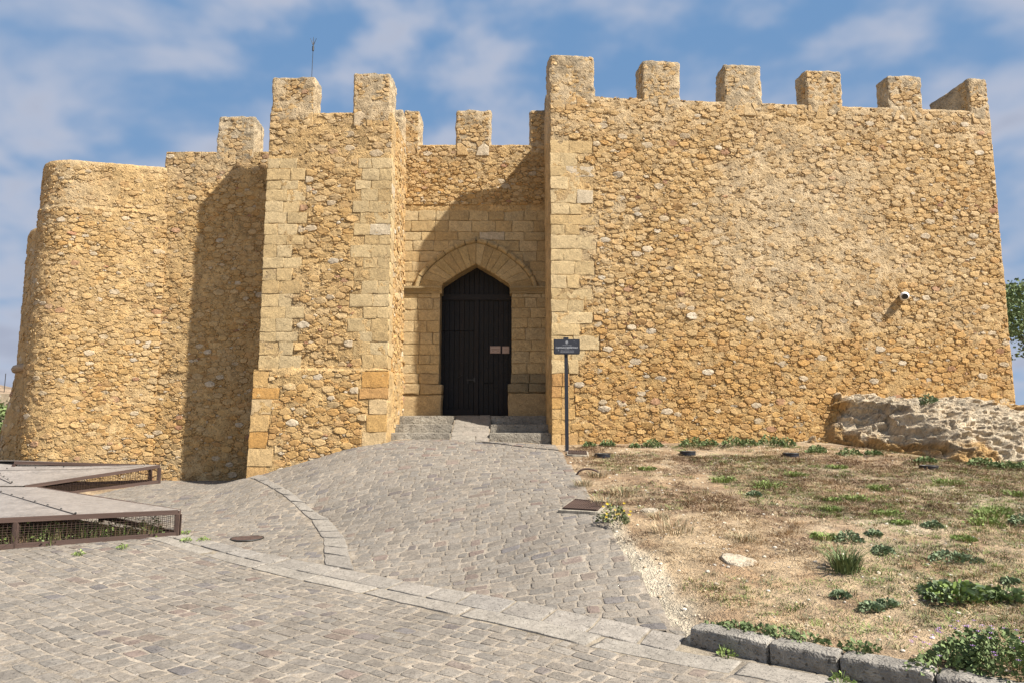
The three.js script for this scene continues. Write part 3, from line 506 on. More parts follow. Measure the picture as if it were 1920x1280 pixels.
// round-ended bastion
{
  const n0 = Math.atan2(.968, .25), R = .9, C = [-9.46, -15.02], AL = 2.0, LB = 3, LA = R * AL, A = [C[0] + Math.cos(n0) * R, C[1] + Math.sin(n0) * R];
  const bw = v => v < 6.22 ? .022 + (6.22 - v) * .006 : 0;
  const P = (u, v, w) => {
    w += bw(v); let nx, nz, x, z; const s = u - LB;
    if (s < 0) { const a = n0 + AL; nx = Math.cos(a); nz = Math.sin(a); x = C[0] + nx * R + nz * s * 1; z = C[1] + nz * R - nx * s; }
    else if (s < LA) { const a = n0 + AL - s / R; nx = Math.cos(a); nz = Math.sin(a); x = C[0] + nx * R; z = C[1] + nz * R; }
    else { nx = Math.cos(n0); nz = Math.sin(n0); x = A[0] + nz * (s - LA); z = A[1] - nx * (s - LA); }
    return [x + nx * w, v, z + nz * w];
  };
  const LEN = LB + LA + 1.77, t = thing('round_bastion', [-9, .5, -14.8], 'round-ended rubble bastion with ledge below its smooth top', 'bastion');
  const och = (u, v) => clamp(.1 + .6 * sstep(3.6, 1.5, v + fbm(u, v, 6, 2) * 1.4)), fl = (u, v) => clamp(.45 + fbm(u * .7 + 3, v * .7, 31, 3) * 1.5 + (v > 6.2 ? .12 : 0));
  part('mortar', mass(P, 0, LEN, .2, 6.26, -.8, 0, { ochre: (u, v) => och(u, v) * .4, r: .04 }), M.mortar, t);
  part('parapet', mass(P, 0, LEN, 6.1, 7.25, -.7, .006, { r: .08, amp: .018 }), M.mortar, t);
  const top = rubble({ P, box: [2.6, LEN, 6.28, 7.2], rmin: .02, rmax: .11, ochre: och, flush: fl, inside: () => true, cut: () => [[0, 1, 7.16], [0, -1, -6.27], [1, 0, LEN - .02]] });
  layStones([...rubble({ P, box: [2.6, LEN, .45, 6.2], rmin: .02, rmax: .115, ochre: och, flush: fl, inside: () => true, cut: () => [[0, 1, 6.2], [1, 0, LEN + .05]] }), ...top], P, t, 'stone', M.stone, 300);
}
// battered round tower farther back, with a cordon
{
  const t = thing('round_tower', [-10.6, .3, -18.6], 'shaded battered round tower with cordon moulding at the far left', 'tower'), C = [-10.75, -18.6], R = 2.1;
  const P = (u, v, w) => { const a = u / R; w += v < 3.0 ? (3.0 - v) * .13 : 0; return [C[0] + Math.cos(a) * (R + w), v, C[1] - Math.sin(a) * (R + w)]; };
  part('mortar', mass(P, R * 2.0, R * 5.2, -.5, 6.6, -.6, 0, { res: .12, r: .1 }), M.mortar, t);
  const pts = []; for (let i = 0; i <= 40; i++) { const a = 2.0 + 3.2 * i / 40; pts.push(new THREE.Vector3(C[0] + Math.cos(a) * (R + .02), 3.05, C[1] - Math.sin(a) * (R + .02))); }
  const g = new THREE.TubeGeometry(new THREE.CatmullRomCurve3(pts), 60, .1, 8), c = new Float32Array(g.attributes.position.count * 3).map((_, i) => [.44, .34, .24][i % 3]); g.setAttribute('color', new THREE.BufferAttribute(c, 3)); part('cordon', g, M.stone, t);
  layStones(rubble({ P, box: [R * 2.2, R * 4.4, .2, 6.5], rmin: .06, rmax: .15, flush: () => .6, inside: () => true, cut: () => [[0, 1, 6.5]] }), P, t, 'stone', M.stone, 60);
}

// ---------------------------------------------------------------- the gate itself
{
  const Z = -15.68, t = thing('wooden_gate', [GX, 1.86, Z], 'dark wooden double gate with wicket door under the pointed arch', 'gate');
  const x0 = GX - .84, x1 = GX + .84, archY = x => { const a = -Math.abs(x - GX); for (let i = 1; i + 1 < intra.length; i++) if (a >= intra[i][0] && a <= intra[i + 1][0]) return SPR + mix(intra[i][1], intra[i + 1][1], (a - intra[i][0]) / (intra[i + 1][0] - intra[i][0])); return SPR; };
  part('backing', box(x0, x1, 1.84, 5.3, Z - .12, Z - .06), M.wood, t);
  const N = 15, w = (x1 - x0) / N;
  const wick = 3.78;
  for (let i = 0; i < N; i++) {
    const a = x0 + i * w + .004, b = x0 + (i + 1) * w - .004, left = i < 7, mt = rnd() < .3 ? M.woodBrown : M.wood, d = rr(0, .006);
    if (i === 7) { part('meeting_stile', box(a, b, 1.88, 4.5, Z - .06, Z + .03), M.woodBrown, t); part('plank', box(a, b, 4.62, archY((a + b) / 2) + .1, Z - .06, Z), mt, t); continue; }
    if (left) { part('plank', box(a, b, 2.02, wick - .006, Z - .06, Z + d), mt, t); part('plank', box(a, b, wick + .006, 4.49, Z - .06, Z + d), mt, t); }
    else if (i === 9 || i === 10) { part('plank', box(a, b, 1.88, 2.585, Z - .06, Z + d), mt, t); part('plank', box(a, b, 2.6, 4.49, Z - .06, Z + d), mt, t); }
    else part('plank', box(a, b, 1.88, 4.49, Z - .06, Z + d), mt, t);
    part('plank', box(a, b, 4.62, archY((a + b) / 2) + .1, Z - .06, Z + d), mt, t);
  }
  part('transom', box(x0, x1, 4.49, 4.62, Z - .06, Z + .05), M.woodBrown, t);
  part('wicket_rail', box(x0, x0 + 7 * w - .006, 1.88, 2.01, Z - .06, Z + .02), M.woodBrown, t);
  const nails = [], ng = new THREE.SphereGeometry(.009, 5, 4);
  for (const y of [2.45, 3.05, 3.6, 4.2, 4.8]) for (let i = 0; i < N; i++) if (y < 4.6 || archY(x0 + (i + .5) * w) > 4.95) { const g = ng.clone(); g.translate(x0 + (i + .5) * w, y + (i % 2 ? .04 : 0), Z + .008); nails.push(g); }
  part('nail_heads', mergeGeometries(nails), M.iron, t, 'stuff');
  const bx = x0 + 7 * w;
  part('bolt', mergeGeometries([bar([bx - .16, 2.67, Z + .03], [bx + .02, 2.67, Z + .03], .02), box(bx - .0, bx + .035, 2.62, 2.72, Z + .032, Z + .05), bar([bx - .13, 2.67, Z + .03], [bx - .13, 2.59, Z + .035], .018)]), M.iron, t);
  part('handle', mergeGeometries([rod([bx - .36, 2.72, Z + .012], [bx - .28, 2.77, Z + .03], .009), rod([bx - .28, 2.77, Z + .0], [bx - .28, 2.77, Z + .035], .012)]), M.iron, t);
  const pl = (a, b, y0, y1, lines) => {
    const c = document.createElement('canvas'); c.width = 256; c.height = 180; const x = c.getContext('2d'); x.fillStyle = '#a58d7c'; x.fillRect(0, 0, 256, 180); x.fillStyle = '#4c352c';
    for (const [yy, xa, xb, h] of lines) for (let q = xa; q < xb; q += 15) x.fillRect(q, yy, 9, h);
    const tx = new THREE.CanvasTexture(c); tx.colorSpace = THREE.SRGBColorSpace;
    const p = part('plaque', box(a, b, y0, y1, Z + .008, Z + .024), M.brass, t), g = new THREE.PlaneGeometry(b - a - .03, y1 - y0 - .03); g.translate((a + b) / 2, (y0 + y1) / 2, Z + .028);
    part('plaque_face', g, std({ map: tx, roughness: .5, metalness: .3 }), p);
  };
  pl(GX + .31, GX + .55, 3.27, 3.435, [[70, 20, 236, 26], [125, 40, 90, 14], [125, 170, 220, 14]]); pl(GX + .585, GX + .75, 3.265, 3.43, [[60, 40, 210, 8], [100, 40, 200, 8]]);
}
// steps with the sloping slab between them
{
  const t = thing('entrance_steps', [GX, 1.3, -14.4], 'worn stone steps either side of a sloping slab before the gate', 'steps');
  const tiers = [[13.72, 1.335, 1.495], [14.22, 1.495, 1.665], [14.74, 1.665, 1.848]];
  const colr = q => { const a = fbm(q[0] * 3, q[1] * 3, q[2] * 3, 3); return mix3([.30, .275, .235], [.36, .33, .28], sstep(-.3, .3, a)); };
  for (const [a, b] of [[-2.42, -1.22], [-.44, .77]]) for (const [z, y0, y1] of tiers) part('step', mass(frame(0, -z, 1, 0), a, b, y0 - .25, y1, -(15.34 - z) + (y1 > 1.8 ? -.3 : 0), 0, { res: .08, r: .018, amp: .006, col: colr }), M.mortar, t);
  part('threshold', mass(frame(0, -14.98, 1, 0), -1.72, .1, 1.5, 1.852, -.75, 0, { res: .08, r: .015, amp: .004, col: colr }), M.mortar, t);
  const list = []; // the slab between, laid in stones
  const PR = (u, v, w) => [u, 1.335 + (v - 13.6) / 1.35 * .5 + w, -v];
  for (let i = 0; i < 6; i++) { const z0 = 13.6 + i * .229, m = rr(-1.0, -.65); list.push(Object.assign(block(-1.2, m, z0, z0 + .229), { prot: .02, col: tone([.27, .245, .21], .9, 1.1) }), Object.assign(block(m, -.46, z0, z0 + .229), { prot: .02, col: tone([.28, .25, .215], .9, 1.1) })); }
  list.forEach(b => inset(b, .004)); layStones(list, PR, t, 'ramp_stone', M.sett, 60);
  const mb = new MB(); const c = [.3, .26, .21]; const q = [[-1.22, 13.55], [-.44, 13.55], [-.44, 14.99], [-1.22, 14.99]].map(([u, v]) => { const p = PR(u, v, .004); return mb.v(p[0], p[1], p[2], u, v, c); }); mb.quad(...q); part('ramp_bed', mb.geo(), M.bed, t);
}

// ---------------------------------------------------------------- furniture and fittings
{ // sign on its post
  const x = .99, z = -12.62, y = H(.99, 12.62), t = thing('sign_post', [x, y, z], 'black information sign on a slim dark post beside the ramp', 'sign');
  part('post', mergeGeometries([bar([x, y - .1, z], [x, 3.22, z], .062), box(x - .045, x + .045, 3.205, 3.235, z - .04, z + .04)]), M.signMetal, t);
  const sh = new THREE.Shape(), hw = .235, hh = .135, r = .03; sh.moveTo(-hw, hh); sh.lineTo(hw, hh); sh.lineTo(hw, -hh + r); sh.quadraticCurveTo(hw, -hh, hw - r, -hh); sh.lineTo(-hw + r, -hh); sh.quadraticCurveTo(-hw, -hh, -hw, -hh + r); sh.closePath();
  const g = new THREE.ExtrudeGeometry(sh, { depth: .022, bevelEnabled: true, bevelSize: .003, bevelThickness: .003, bevelSegments: 1 }); g.translate(x + .01, 3.06, z + .034);
  const p = part('panel', g, M.signMetal, t);
  const c = document.createElement('canvas'); c.width = 1024; c.height = 588; const k = c.getContext('2d'); k.fillStyle = '#23262f'; k.fillRect(0, 0, 1024, 588); k.strokeStyle = k.fillStyle = '#b9bcc0'; k.textAlign = 'center';
  k.lineWidth = 8; k.beginPath(); k.moveTo(460, 110); k.lineTo(564, 110); k.lineTo(556, 165); k.quadraticCurveTo(512, 200, 468, 165); k.closePath(); k.stroke(); k.fillRect(472, 78, 80, 14); for (const q of [478, 512, 546]) { k.beginPath(); k.arc(q, 70, 8, 0, 7); k.fill(); } k.fillRect(500, 125, 24, 40);
  k.font = 'bold 84px serif'; k.fillText('CASTELLO MEDIEVALE', 512, 372, 940);
  k.globalAlpha = .7; for (const [yy, a, b, h] of [[238, 330, 700, 14], [408, 430, 590, 10], [466, 240, 790, 16], [526, 240, 790, 16]]) { let q = a; while (q < b) { const w = 10 + ((q * 7919) % 23); k.fillRect(q, yy, w, h); q += w + 8; } }
  k.globalAlpha = .8; for (const [a, b, w, h] of [[820, 60, 10, 34], [150, 420, 12, 60], [680, 255, 10, 40], [292, 430, 22, 16], [900, 120, 8, 26]]) k.fillRect(a, b, w, h);
  const tx = new THREE.CanvasTexture(c); tx.colorSpace = THREE.SRGBColorSpace; const f = new THREE.PlaneGeometry(.44, .253); f.translate(x + .01, 3.065, z + .0615); part('lettering', f, std({ map: tx, roughness: .5 }), p);
}
{ // bullet camera on the wall
  const q = [8.06, 4.27, -14.12], t = thing('security_camera', q, 'small white security camera mounted on the rubble wall', 'camera');
  part('bracket', mergeGeometries([rod([8.1, 4.26, -14.2], [8.09, 4.27, -14.0], .025), rod([8.1, 4.26, -14.2], [8.1, 4.26, -14.1], .06, .06, 14)]), M.white, t);
  const g = new THREE.CapsuleGeometry(.085, .07, 6, 20); g.rotateX(Math.PI / 2); g.rotateY(-.35); g.rotateX(.15); g.translate(8.08, 4.275, -14.04); part('housing', g, M.white, t);
  part('lens', rod([8.045, 4.255, -13.97], [8.02, 4.24, -13.905], .062, .055, 18), M.black, t);
}
{ // lightning rod
  const x = -4.37, z = -14.25, t = thing('lightning_rod', [x, 7.8, z], 'thin lightning rod with forked tip behind the square tower merlon', 'lightning rod');
  part('mast', rod([x, 7.8, z], [x + .02, 9.86, z], .008, .006, 6), M.iron, t);
  part('fork', mergeGeometries([rod([x + .02, 9.8, z], [x + .022, 10.08, z], .012, .004, 6), rod([x + .02, 9.88, z], [x + .085, 10.05, z], .009, .004, 6), rod([x + .02, 9.88, z], [x - .045, 10.05, z], .009, .004, 6), rod([x + .02, 9.76, z], [x + .02, 9.86, z], .022, .022, 8)]), M.iron, t);
}
{ // floodlights sunk in the slope
  const L = ['sunken floodlight nearest the sign post', 'sunken floodlight below the middle of the rubble wall', 'sunken floodlight left of the rock outcrop', 'sunken floodlight in front of the rock outcrop'];
  [[1.55, 12.0], [3.07, 12.25], [4.87, 12.25], [6.58, 11.1]].forEach(([x, z], i) => {
    const y = soilH(x, z), t = thing('ground_floodlight', [x, y, -z], L[i], 'floodlight', 'floodlights set in the slope');
    part('housing', mergeGeometries([rod([x, y - .12, -z], [x, y + .05, -z], .135, .135, 24)]), M.signMetal, t);
    part('rim', (() => { const g = new THREE.TorusGeometry(.13, .012, 6, 28); g.rotateX(Math.PI / 2); g.translate(x, y + .052, -z); return g; })(), M.iron, t);
    part('glass', rod([x, y + .05, -z], [x, y + .056, -z], .118, .118, 24), std({ color: lin(.1, .11, .12), roughness: .1 }), t);
  });
}
function grate(pts, name, label, n) {             // iron grate in a stone frame
  const c = centre(pts), y = Math.max(...pts.map(p => H(p[0], p[1]))) + .03, t = thing(name, [c[0], y, -c[1]], label, 'drain');
  const big = pts.map(p => [c[0] + (p[0] - c[0]) * 1.22, c[1] + (p[1] - c[1]) * 1.22]), PF = (u, v, w) => [u, H(u, v) + .02 + w, -v];
  const mb = new MB(); addStone(mb, ccw(big), PF, { joint: 0, jit: .006, prot: .02, rings: [[1, -.08], [.99, .7], [.97, 1], [.6, 1]], col: [.42, .38, .31] }); part('frame', mb.geo(), M.sett, t);
  const S2 = (a, b) => { const p = [mix(pts[0][0], pts[1][0], a), mix(pts[0][1], pts[1][1], a)], q = [mix(pts[3][0], pts[2][0], a), mix(pts[3][1], pts[2][1], a)], x = mix(p[0], q[0], b), z = mix(p[1], q[1], b); return [x, H(x, z) + .05, -z]; };
  for (let i = 0; i <= n; i++) part('bar', bar(S2(i / n, 0), S2(i / n, 1), .016, .012), M.rust, t);
  part('rim', mergeGeometries([bar(S2(0, 0), S2(1, 0), .02), bar(S2(0, 1), S2(1, 1), .02)]), M.rust, t);
}
grate([[.62, 8.62], [1.0, 8.33], [1.14, 8.66], [.8, 8.95]], 'drain_grate', 'rusty square drain grate at the edge of the ramp', 14);
grate([[.98, 12.05], [1.28, 12.0], [1.3, 12.32], [1.0, 12.36]], 'drain_grate', 'small rusty grate at the foot of the sign post', 10);
{ const x = -3.58, z = 9.62, t = thing('manhole_cover', [x, H(x, z), -z], 'dark iron manhole cover in the cobbles by the border', 'manhole cover'); part('lid', rod([x, H(x, z) - .03, -z], [x, H(x, z) + .014, -z], .2, .2, 28), M.rust, t); part('ring', (() => { const g = new THREE.TorusGeometry(.21, .012, 5, 32); g.rotateX(Math.PI / 2); g.translate(x, H(x, z) + .006, -z); return g; })(), M.iron, t); }
{ // buried hose end
  const t = thing('plastic_hose', [1.1, H(1.1, 10.6), -10.6], 'bent brown hose arching out of the sand by the ramp', 'hose'), y = H(1.1, 10.6);
  part('tube', new THREE.TubeGeometry(new THREE.CatmullRomCurve3([[.95, y - .04, -10.6], [1.02, y + .06, -10.58], [1.14, y + .09, -10.56], [1.28, y + .05, -10.54], [1.36, y - .04, -10.5]].map(q => new THREE.Vector3(...q))), 24, .016, 7), M.rust, t);
}
// metal covers over the excavation: sloping sheets on rusty frames with wire mesh sides
function cover(o) {
  const t = thing('excavation_cover', [o.base[0], o.base[1], o.base[2]], o.label, 'cover', 'metal covers over the excavation');
  const sheet = new THREE.BufferGeometry(), V = []; o.top.forEach(q => V.push(...q)); const I = []; for (let i = 1; i + 1 < o.top.length; i++) I.push(0, i, i + 1);
  const n = o.top.length; o.top.forEach(q => V.push(q[0], q[1] - .012, q[2])); for (let i = 1; i + 1 < n; i++) I.push(n, n + i + 1, n + i); for (let i = 0; i < n; i++) { const j = (i + 1) % n; I.push(i, n + i, n + j, i, n + j, j); }
  sheet.setAttribute('position', new THREE.Float32BufferAttribute(V, 3)); const U = []; for (let i = 0; i < V.length; i += 3) U.push(V[i] * .5, V[i + 2] * .5); sheet.setAttribute('uv', new THREE.Float32BufferAttribute(U, 2)); sheet.setIndex(I); const ng = sheet.toNonIndexed(); ng.computeVertexNormals();
  const sp = part('roof_sheet', ng, M.sheet, t);
  const seams = [], bolts = []; for (const [a, b] of o.seams) { seams.push(bar([a[0], a[1] + .006, a[2]], [b[0], b[1] + .006, b[2]], .03, .008)); for (let i = 0; i <= 8; i++) { const g = new THREE.SphereGeometry(.016, 6, 4); g.translate(mix(a[0], b[0], i / 8), mix(a[1], b[1], i / 8) + .012, mix(a[2], b[2], i / 8)); bolts.push(g); } }
  part('seam', mergeGeometries(seams), M.sheet, sp); part('bolts', mergeGeometries(bolts), M.iron, sp, 'stuff');
  for (const [a, b, h0, h1] of o.sides) { // upright side: rails, posts, mesh
    part('top_rail', bar([a[0], a[1] + h0 - .03, a[2]], [b[0], b[1] + h1 - .03, b[2]], .05, .06), M.rust, t); part('bottom_rail', bar([a[0], a[1] + .03, a[2]], [b[0], b[1] + .03, b[2]], .05, .06), M.rust, t);
    const m = Math.max(1, Math.round(Math.hypot(b[0] - a[0], b[2] - a[2]) / 1.6));
    for (let i = 0; i <= m; i++) { const s = i / m, p = [mix(a[0], b[0], s), mix(a[1], b[1], s), mix(a[2], b[2], s)]; part('post', bar([p[0], p[1] - .05, p[2]], [p[0], p[1] + mix(h0, h1, s) - .06, p[2]], .055), M.rust, t); }
    const wires = [], L = Math.hypot(b[0] - a[0], b[2] - a[2]), nv = Math.floor(L / .045);
    for (let i = 1; i < nv; i++) { const s = i / nv, p = [mix(a[0], b[0], s), mix(a[1], b[1], s), mix(a[2], b[2], s)]; wires.push(bar([p[0], p[1] + .04, p[2]], [p[0], p[1] + mix(h0, h1, s) - .05, p[2]], .003)); }
    for (let k = 1; k < 9; k++) { const s = k / 9; wires.push(bar([a[0], a[1] + .05 + (h0 - .11) * s, a[2]], [b[0], b[1] + .05 + (h1 - .11) * s, b[2]], .003)); }
    part('wire_mesh', mergeGeometries(wires), M.rust, t, 'stuff');
  }
}
cover({
  base: [-6, .1, -9.2], label: 'low metal cover with mesh front at the near left',
  top: [[-4.48, .50, -9.56], [-6.35, .49, -8.77], [-9.5, .47, -7.4], [-11.5, .66, -11.2], [-7.75, .64, -11.5]].reverse(),
  seams: [[[-5.6, .50, -9.09], [-8.6, .65, -11.43]], [[-7.2, .49, -8.4], [-9.8, .66, -11.3]]],
  sides: [[[-4.5, .15, -9.55], [-9.5, .05, -7.4], .35, .43], [[-4.5, .15, -9.58], [-7.7, .36, -11.48], .35, .28]]
});
cover({
  base: [-8.5, .4, -13], label: 'farther metal cover with open mesh side under the bastion',
  top: [[-7.05, .86, -14.1], [-8.55, .60, -12.3], [-11, .60, -12.0], [-11, .98, -13.6], [-9.6, .97, -13.6], [-7.6, .86, -14.2]].reverse(),
  seams: [[[-7.3, .86, -13.95], [-10.9, .8, -12.9]], [[-8.8, .64, -12.4], [-10.2, .95, -13.5]]],
  sides: [[[-7.07, .5, -14.1], [-8.5, .33, -12.3], .36, .27], [[-7.3, .5, -14.2], [-9.6, .46, -13.55], .36, .5]]
});
// kerb stones
[[0, 'rounded end stone of the grey kerb next to the ramp'], [1, 'second grey kerb stone from the ramp, shorter than the others'], [2, 'third grey kerb stone from the ramp'], [3, 'grey kerb stone beside the purple flowering bush'], [4, 'last grey kerb stone at the lower right corner']].forEach(([i, label]) => {
  const a = kerbLine[i], b = kerbLine[i + 1], L = Math.hypot(b[0] - a[0], b[1] - a[1]), P = frame(a[0], -a[1], b[0] - a[0], -(b[1] - a[1])), y = H((a[0] + b[0]) / 2, (a[1] + b[1]) / 2);
  const t = thing('kerb_stone', [(a[0] + b[0]) / 2, y, -(a[1] + b[1]) / 2], label, 'kerb stone', 'kerb stones along the grass');
  part('block', mass(P, .006, L - .006, y - .15, y + .135, -.2, 0, { res: .03, r: .028, amp: .008, col: q => mix3([.25, .235, .215], [.34, .32, .29], sstep(-.2, .2, fbm(q[0] * 7, q[1] * 7, q[2] * 7, 3))) }), M.mortar, t);
});

// ---------------------------------------------------------------- rock outcrop under the wall
{
  const t = thing('rock_outcrop', [8.4, 1.2, -13.2], 'weathered grey bedrock outcrop at the foot of the rubble wall', 'rock'), mb = new MB(), NS = 300, NT = 120;
  for (let j = 0; j <= NT; j++) for (let i = 0; i <= NS; i++) {
    const s = i / NS, q = j / NT, X = 5.4 + 7.45 * s, zw = 13.6 + .075 * (X - .78);
    const top = mix(2.26, 1.98, clamp((X - 6.2) / 4)) + fbm(X * 1.3, 2, 1, 3) * .14 - 1.0 * sstep(6.7, 5.4, X) + .25 * sstep(10.6, 12.5, X), out = .3 + 2.15 * sstep(5.9, 8.2, X) + fbm(X * 1.1 + 7, 0, 3, 3) * .5, gy = soilH(X, zw - out) - .12;
    const e = Math.pow(q, 1.0), under = X < 7.2 ? .28 * Math.sin(clamp((q - .35) / .5) * Math.PI) : 0;
    let w = out * Math.pow(e, .75) - under, y = top + .05 - (top + .05 - gy) * Math.pow(e, 1.75);
    let p = [X, y, -(zw + .25 - w * 1.12)];
    const rg = 1 - Math.abs(fbm(p[0] * 1.7, p[1] * 2.6, p[2] * 1.7, 4)) * 3.2, f2 = fbm(p[0] * 4.5, p[1] * 7, p[2] * 4.5, 4), f3 = n3(p[0] * 15, p[1] * 22, p[2] * 15) * 1.6, am = .35 + .65 * sstep(0, .2, q);
    const st = p[1] * 5.5 + fbm(p[0] * .9, p[1], p[2] * .9, 2) * 4, led = Math.abs(st - Math.round(st)) * 2, d = (rg * .10 + f2 * .2 + f3 * .02 + led * .06 - .03 + fbm(p[0] * 11, p[1] * 14, p[2] * 11, 2) * .07) * am; p[1] += d * .55; p[2] += d * .9; p[0] += f2 * .08;
    const a = fbm(p[0] * 1.2 + 4, p[1] * 2, p[2] * 1.2, 3), b = fbm(p[0] * 6, p[1] * 6, p[2] * 6, 3);
    let c = mix3([.60, .495, .36], [.64, .555, .425], sstep(-.2, .25, b)); c = mix3(c, [.45, .385, .30], sstep(.05, .3, f2) * .5); c = mix3(c, [.48, .285, .09], sstep(.02, .22, a + .34 * sstep(7.6, 6.2, X) * sstep(.35, .55, q) - .06 + .1 * sstep(.6, 1, q)) * .85);
    mb.v(p[0], p[1], p[2], p[0] * .7, (p[1] - p[2]) * .7, c);
  }
  for (let j = 0; j < NT; j++) for (let i = 0; i < NS; i++) { const a = j * (NS + 1) + i; mb.quad(a, a + NS + 1, a + NS + 2, a + 1); }
  part('bedrock', mb.geo(), M.rock, t);
}
// ---------------------------------------------------------------- tiled lean-to roof behind the corner merlon
{
  const t = thing('tiled_roof', [9.4, 8, -16.3], 'low tiled roof behind the corner merlon', 'roof');
  part('deck', bar([9.75, 8.35, -15.2], [9.75, 9.25, -16.6], 1.1, .06), M.tile, t);
  for (let i = 0; i < 9; i++) { const s = i / 8, y = mix(8.40, 9.28, s), z = mix(-15.2, -16.6, s); part('tile_row', rod([9.2, y, z], [10.3, y, z], .05, .05, 8), M.tile, t); }
}

// ---------------------------------------------------------------- plants
const LEAVES = { green: [[.13, .18, .065], [.16, .21, .075], [.11, .15, .055]], bright: [[.18, .25, .06], [.15, .21, .05], [.22, .28, .08]], blue: [[.15, .20, .105], [.18, .23, .125], [.13, .17, .085]], grey: [[.17, .17, .09], [.14, .145, .075], [.20, .19, .10]], straw: [[.43, .325, .195], [.37, .265, .15], [.47, .37, .23], [.34, .225, .125]], brown: [[.20, .125, .075], [.15, .09, .055], [.25, .165, .10]] };
function blades(mb, x, y, z, n, h, sp, w, cols, lean = .6) {
  for (let i = 0; i < n; i++) {
    const a = rnd() * 6.283, r = sp * Math.sqrt(rnd()), bx = x + Math.cos(a) * r, bz = z + Math.sin(a) * r, L = h * rr(.5, 1.1), l = lean * rr(.3, 1.2) * L, da = a + rr(-.8, .8), k = rr(.8, 1.2), c = pick(cols).map(q => q * k), px = -Math.sin(da) * w, pz = Math.cos(da) * w, dx = Math.cos(da), dz = Math.sin(da);
    const v = (t, s) => mb.v(bx + dx * l * t * t + px * s, y - .01 + L * (t - .25 * t * t * lean), bz + dz * l * t * t + pz * s, t, s, c);
    const p = [v(0, -1), v(0, 1), v(.5, .8), v(.5, -.8), v(1, 0)]; mb.quad(p[0], p[1], p[2], p[3]); mb.tri(p[3], p[2], p[4]);
  }
}
function leaves(mb, x, y, z, n, r, h, size, cols, f = 1) {
  for (let i = 0; i < n; i++) {
    const a = rnd() * 6.283, u = Math.sqrt(rnd()), q = r * u * (1 + .25 * Math.sin(a * 3 + x * 9)), cx = x + Math.cos(a) * q, cz = z + Math.sin(a) * q * f, cy = y + h * (1 - u * u * .85) * Math.pow(rnd(), .55), s = size * rr(.6, 1.3), c = tone(pick(cols), .75, 1.25);
    const d = new THREE.Vector3(Math.cos(a) + rr(-.7, .7), rr(.0, 1.1), Math.sin(a) + rr(-.7, .7)).normalize(), e = new THREE.Vector3(rr(-1, 1), rr(-.4, .4), rr(-1, 1)).cross(d).normalize().multiplyScalar(s * .33); d.multiplyScalar(s);
    const V = (k, m, t) => mb.v(cx + d.x * k + e.x * m, cy + d.y * k + e.y * m + t, cz + d.z * k + e.z * m, k, m, c);
    const p = [V(0, 0, 0), V(.5, 1, .004), V(1, 0, -.003), V(.5, -1, .004)]; mb.quad(p[0], p[1], p[2], p[3]);
  }
}
const gy = (x, z) => paved(x, z) ? H(x, z) + .012 : soilH(x, z);
function plant(name, x, z, label, group, build, y = gy(x, z)) { const t = thing(name, [x, y, -z], label, name === 'grass_tuft' ? 'grass' : name === 'flowering_shrub' ? 'shrub' : 'weed', group), mb = new MB(); build(mb, x, y, -z); part('foliage', mb.geo(), M.leaf, t); return t; }
const ORD = ['first', 'second', 'third', 'fourth', 'fifth', 'sixth', 'seventh', 'eighth', 'ninth', 'tenth', 'eleventh', 'twelfth', 'thirteenth', 'fourteenth', 'fifteenth', 'sixteenth', 'seventeenth', 'eighteenth'];
const ranked = a => a.slice().sort((p, q) => p[0] / p[1] - q[0] / q[1]);
const wallWeeds = [[1.45, 13.19, .1], [1.83, 13.3, .12], [2.3, 13.17, .08], [2.65, 13.16, .16], [3.4, 13.22, .2], [3.78, 13.35, .13], [4.2, 13.3, .2], [4.5, 13.29, .16], [4.92, 13.4, .22], [5.23, 13.35, .18]];
ranked(wallWeeds).forEach(([x, z, r], i) => plant('weed', x, z, `${ORD[i]} green weed from the sign post along the wall foot`, 'weeds at the wall foot', (mb, X, y, Z) => { leaves(mb, X, y, Z, 130 + r * 700, r, r * .9, .045, LEAVES.green); blades(mb, X, y, Z, 30, r * 1.3, r, .004, LEAVES.green); }));
ranked([[5.6, 12.9, .13], [5.97, 12.37, .19], [6.35, 12.35, .13], [5.47, 12.62, .15], [6.85, 11.65, .14], [7.7, 11.55, .2], [7.95, 11.35, .16], [8.25, 11.2, .2]]).forEach(([x, z, r], i) => plant('weed', x, z, `${ORD[i]} green weed from the left below the rock outcrop`, 'weeds below the rock', (mb, X, y, Z) => { leaves(mb, X, y, Z, 160 + r * 600, r, r * .7, .045, LEAVES.green); }));
plant('weed', 8.0, 13.35, 'dark green weed growing on top of the rock outcrop', undefined, (mb, X, y, Z) => leaves(mb, X, y, Z, 420, .2, .2, .05, LEAVES.blue), 2.02);
ranked([[4.38, 9.03, .17], [4.1, 9.04, .1], [4.41, 8.35, .16], [4.33, 7.91, .1], [3.25, 7.41, .13], [5.55, 8.21, .2], [4.67, 7.34, .1], [4.24, 10.57, .15], [5.15, 11.13, .14], [3.56, 9.81, .2], [3.03, 10.14, .18], [6.23, 10.05, .2], [5.78, 8.44, .16], [3.86, 8.55, .12], [5.26, 7.88, .18], [6.6, 9.2, .16], [5.0, 9.6, .14], [2.1, 10.9, .12]]).forEach(([x, z, r], i) => plant('grass_tuft', x, z, `fresh green grass tuft, ${ORD[i]} from the left on the slope`, 'green tufts on the slope', (mb, X, y, Z) => { blades(mb, X, y, Z, 160, r * .7, r, .004, LEAVES.bright, .9); leaves(mb, X, y, Z, 70, r, r * .4, .035, LEAVES.bright); }));
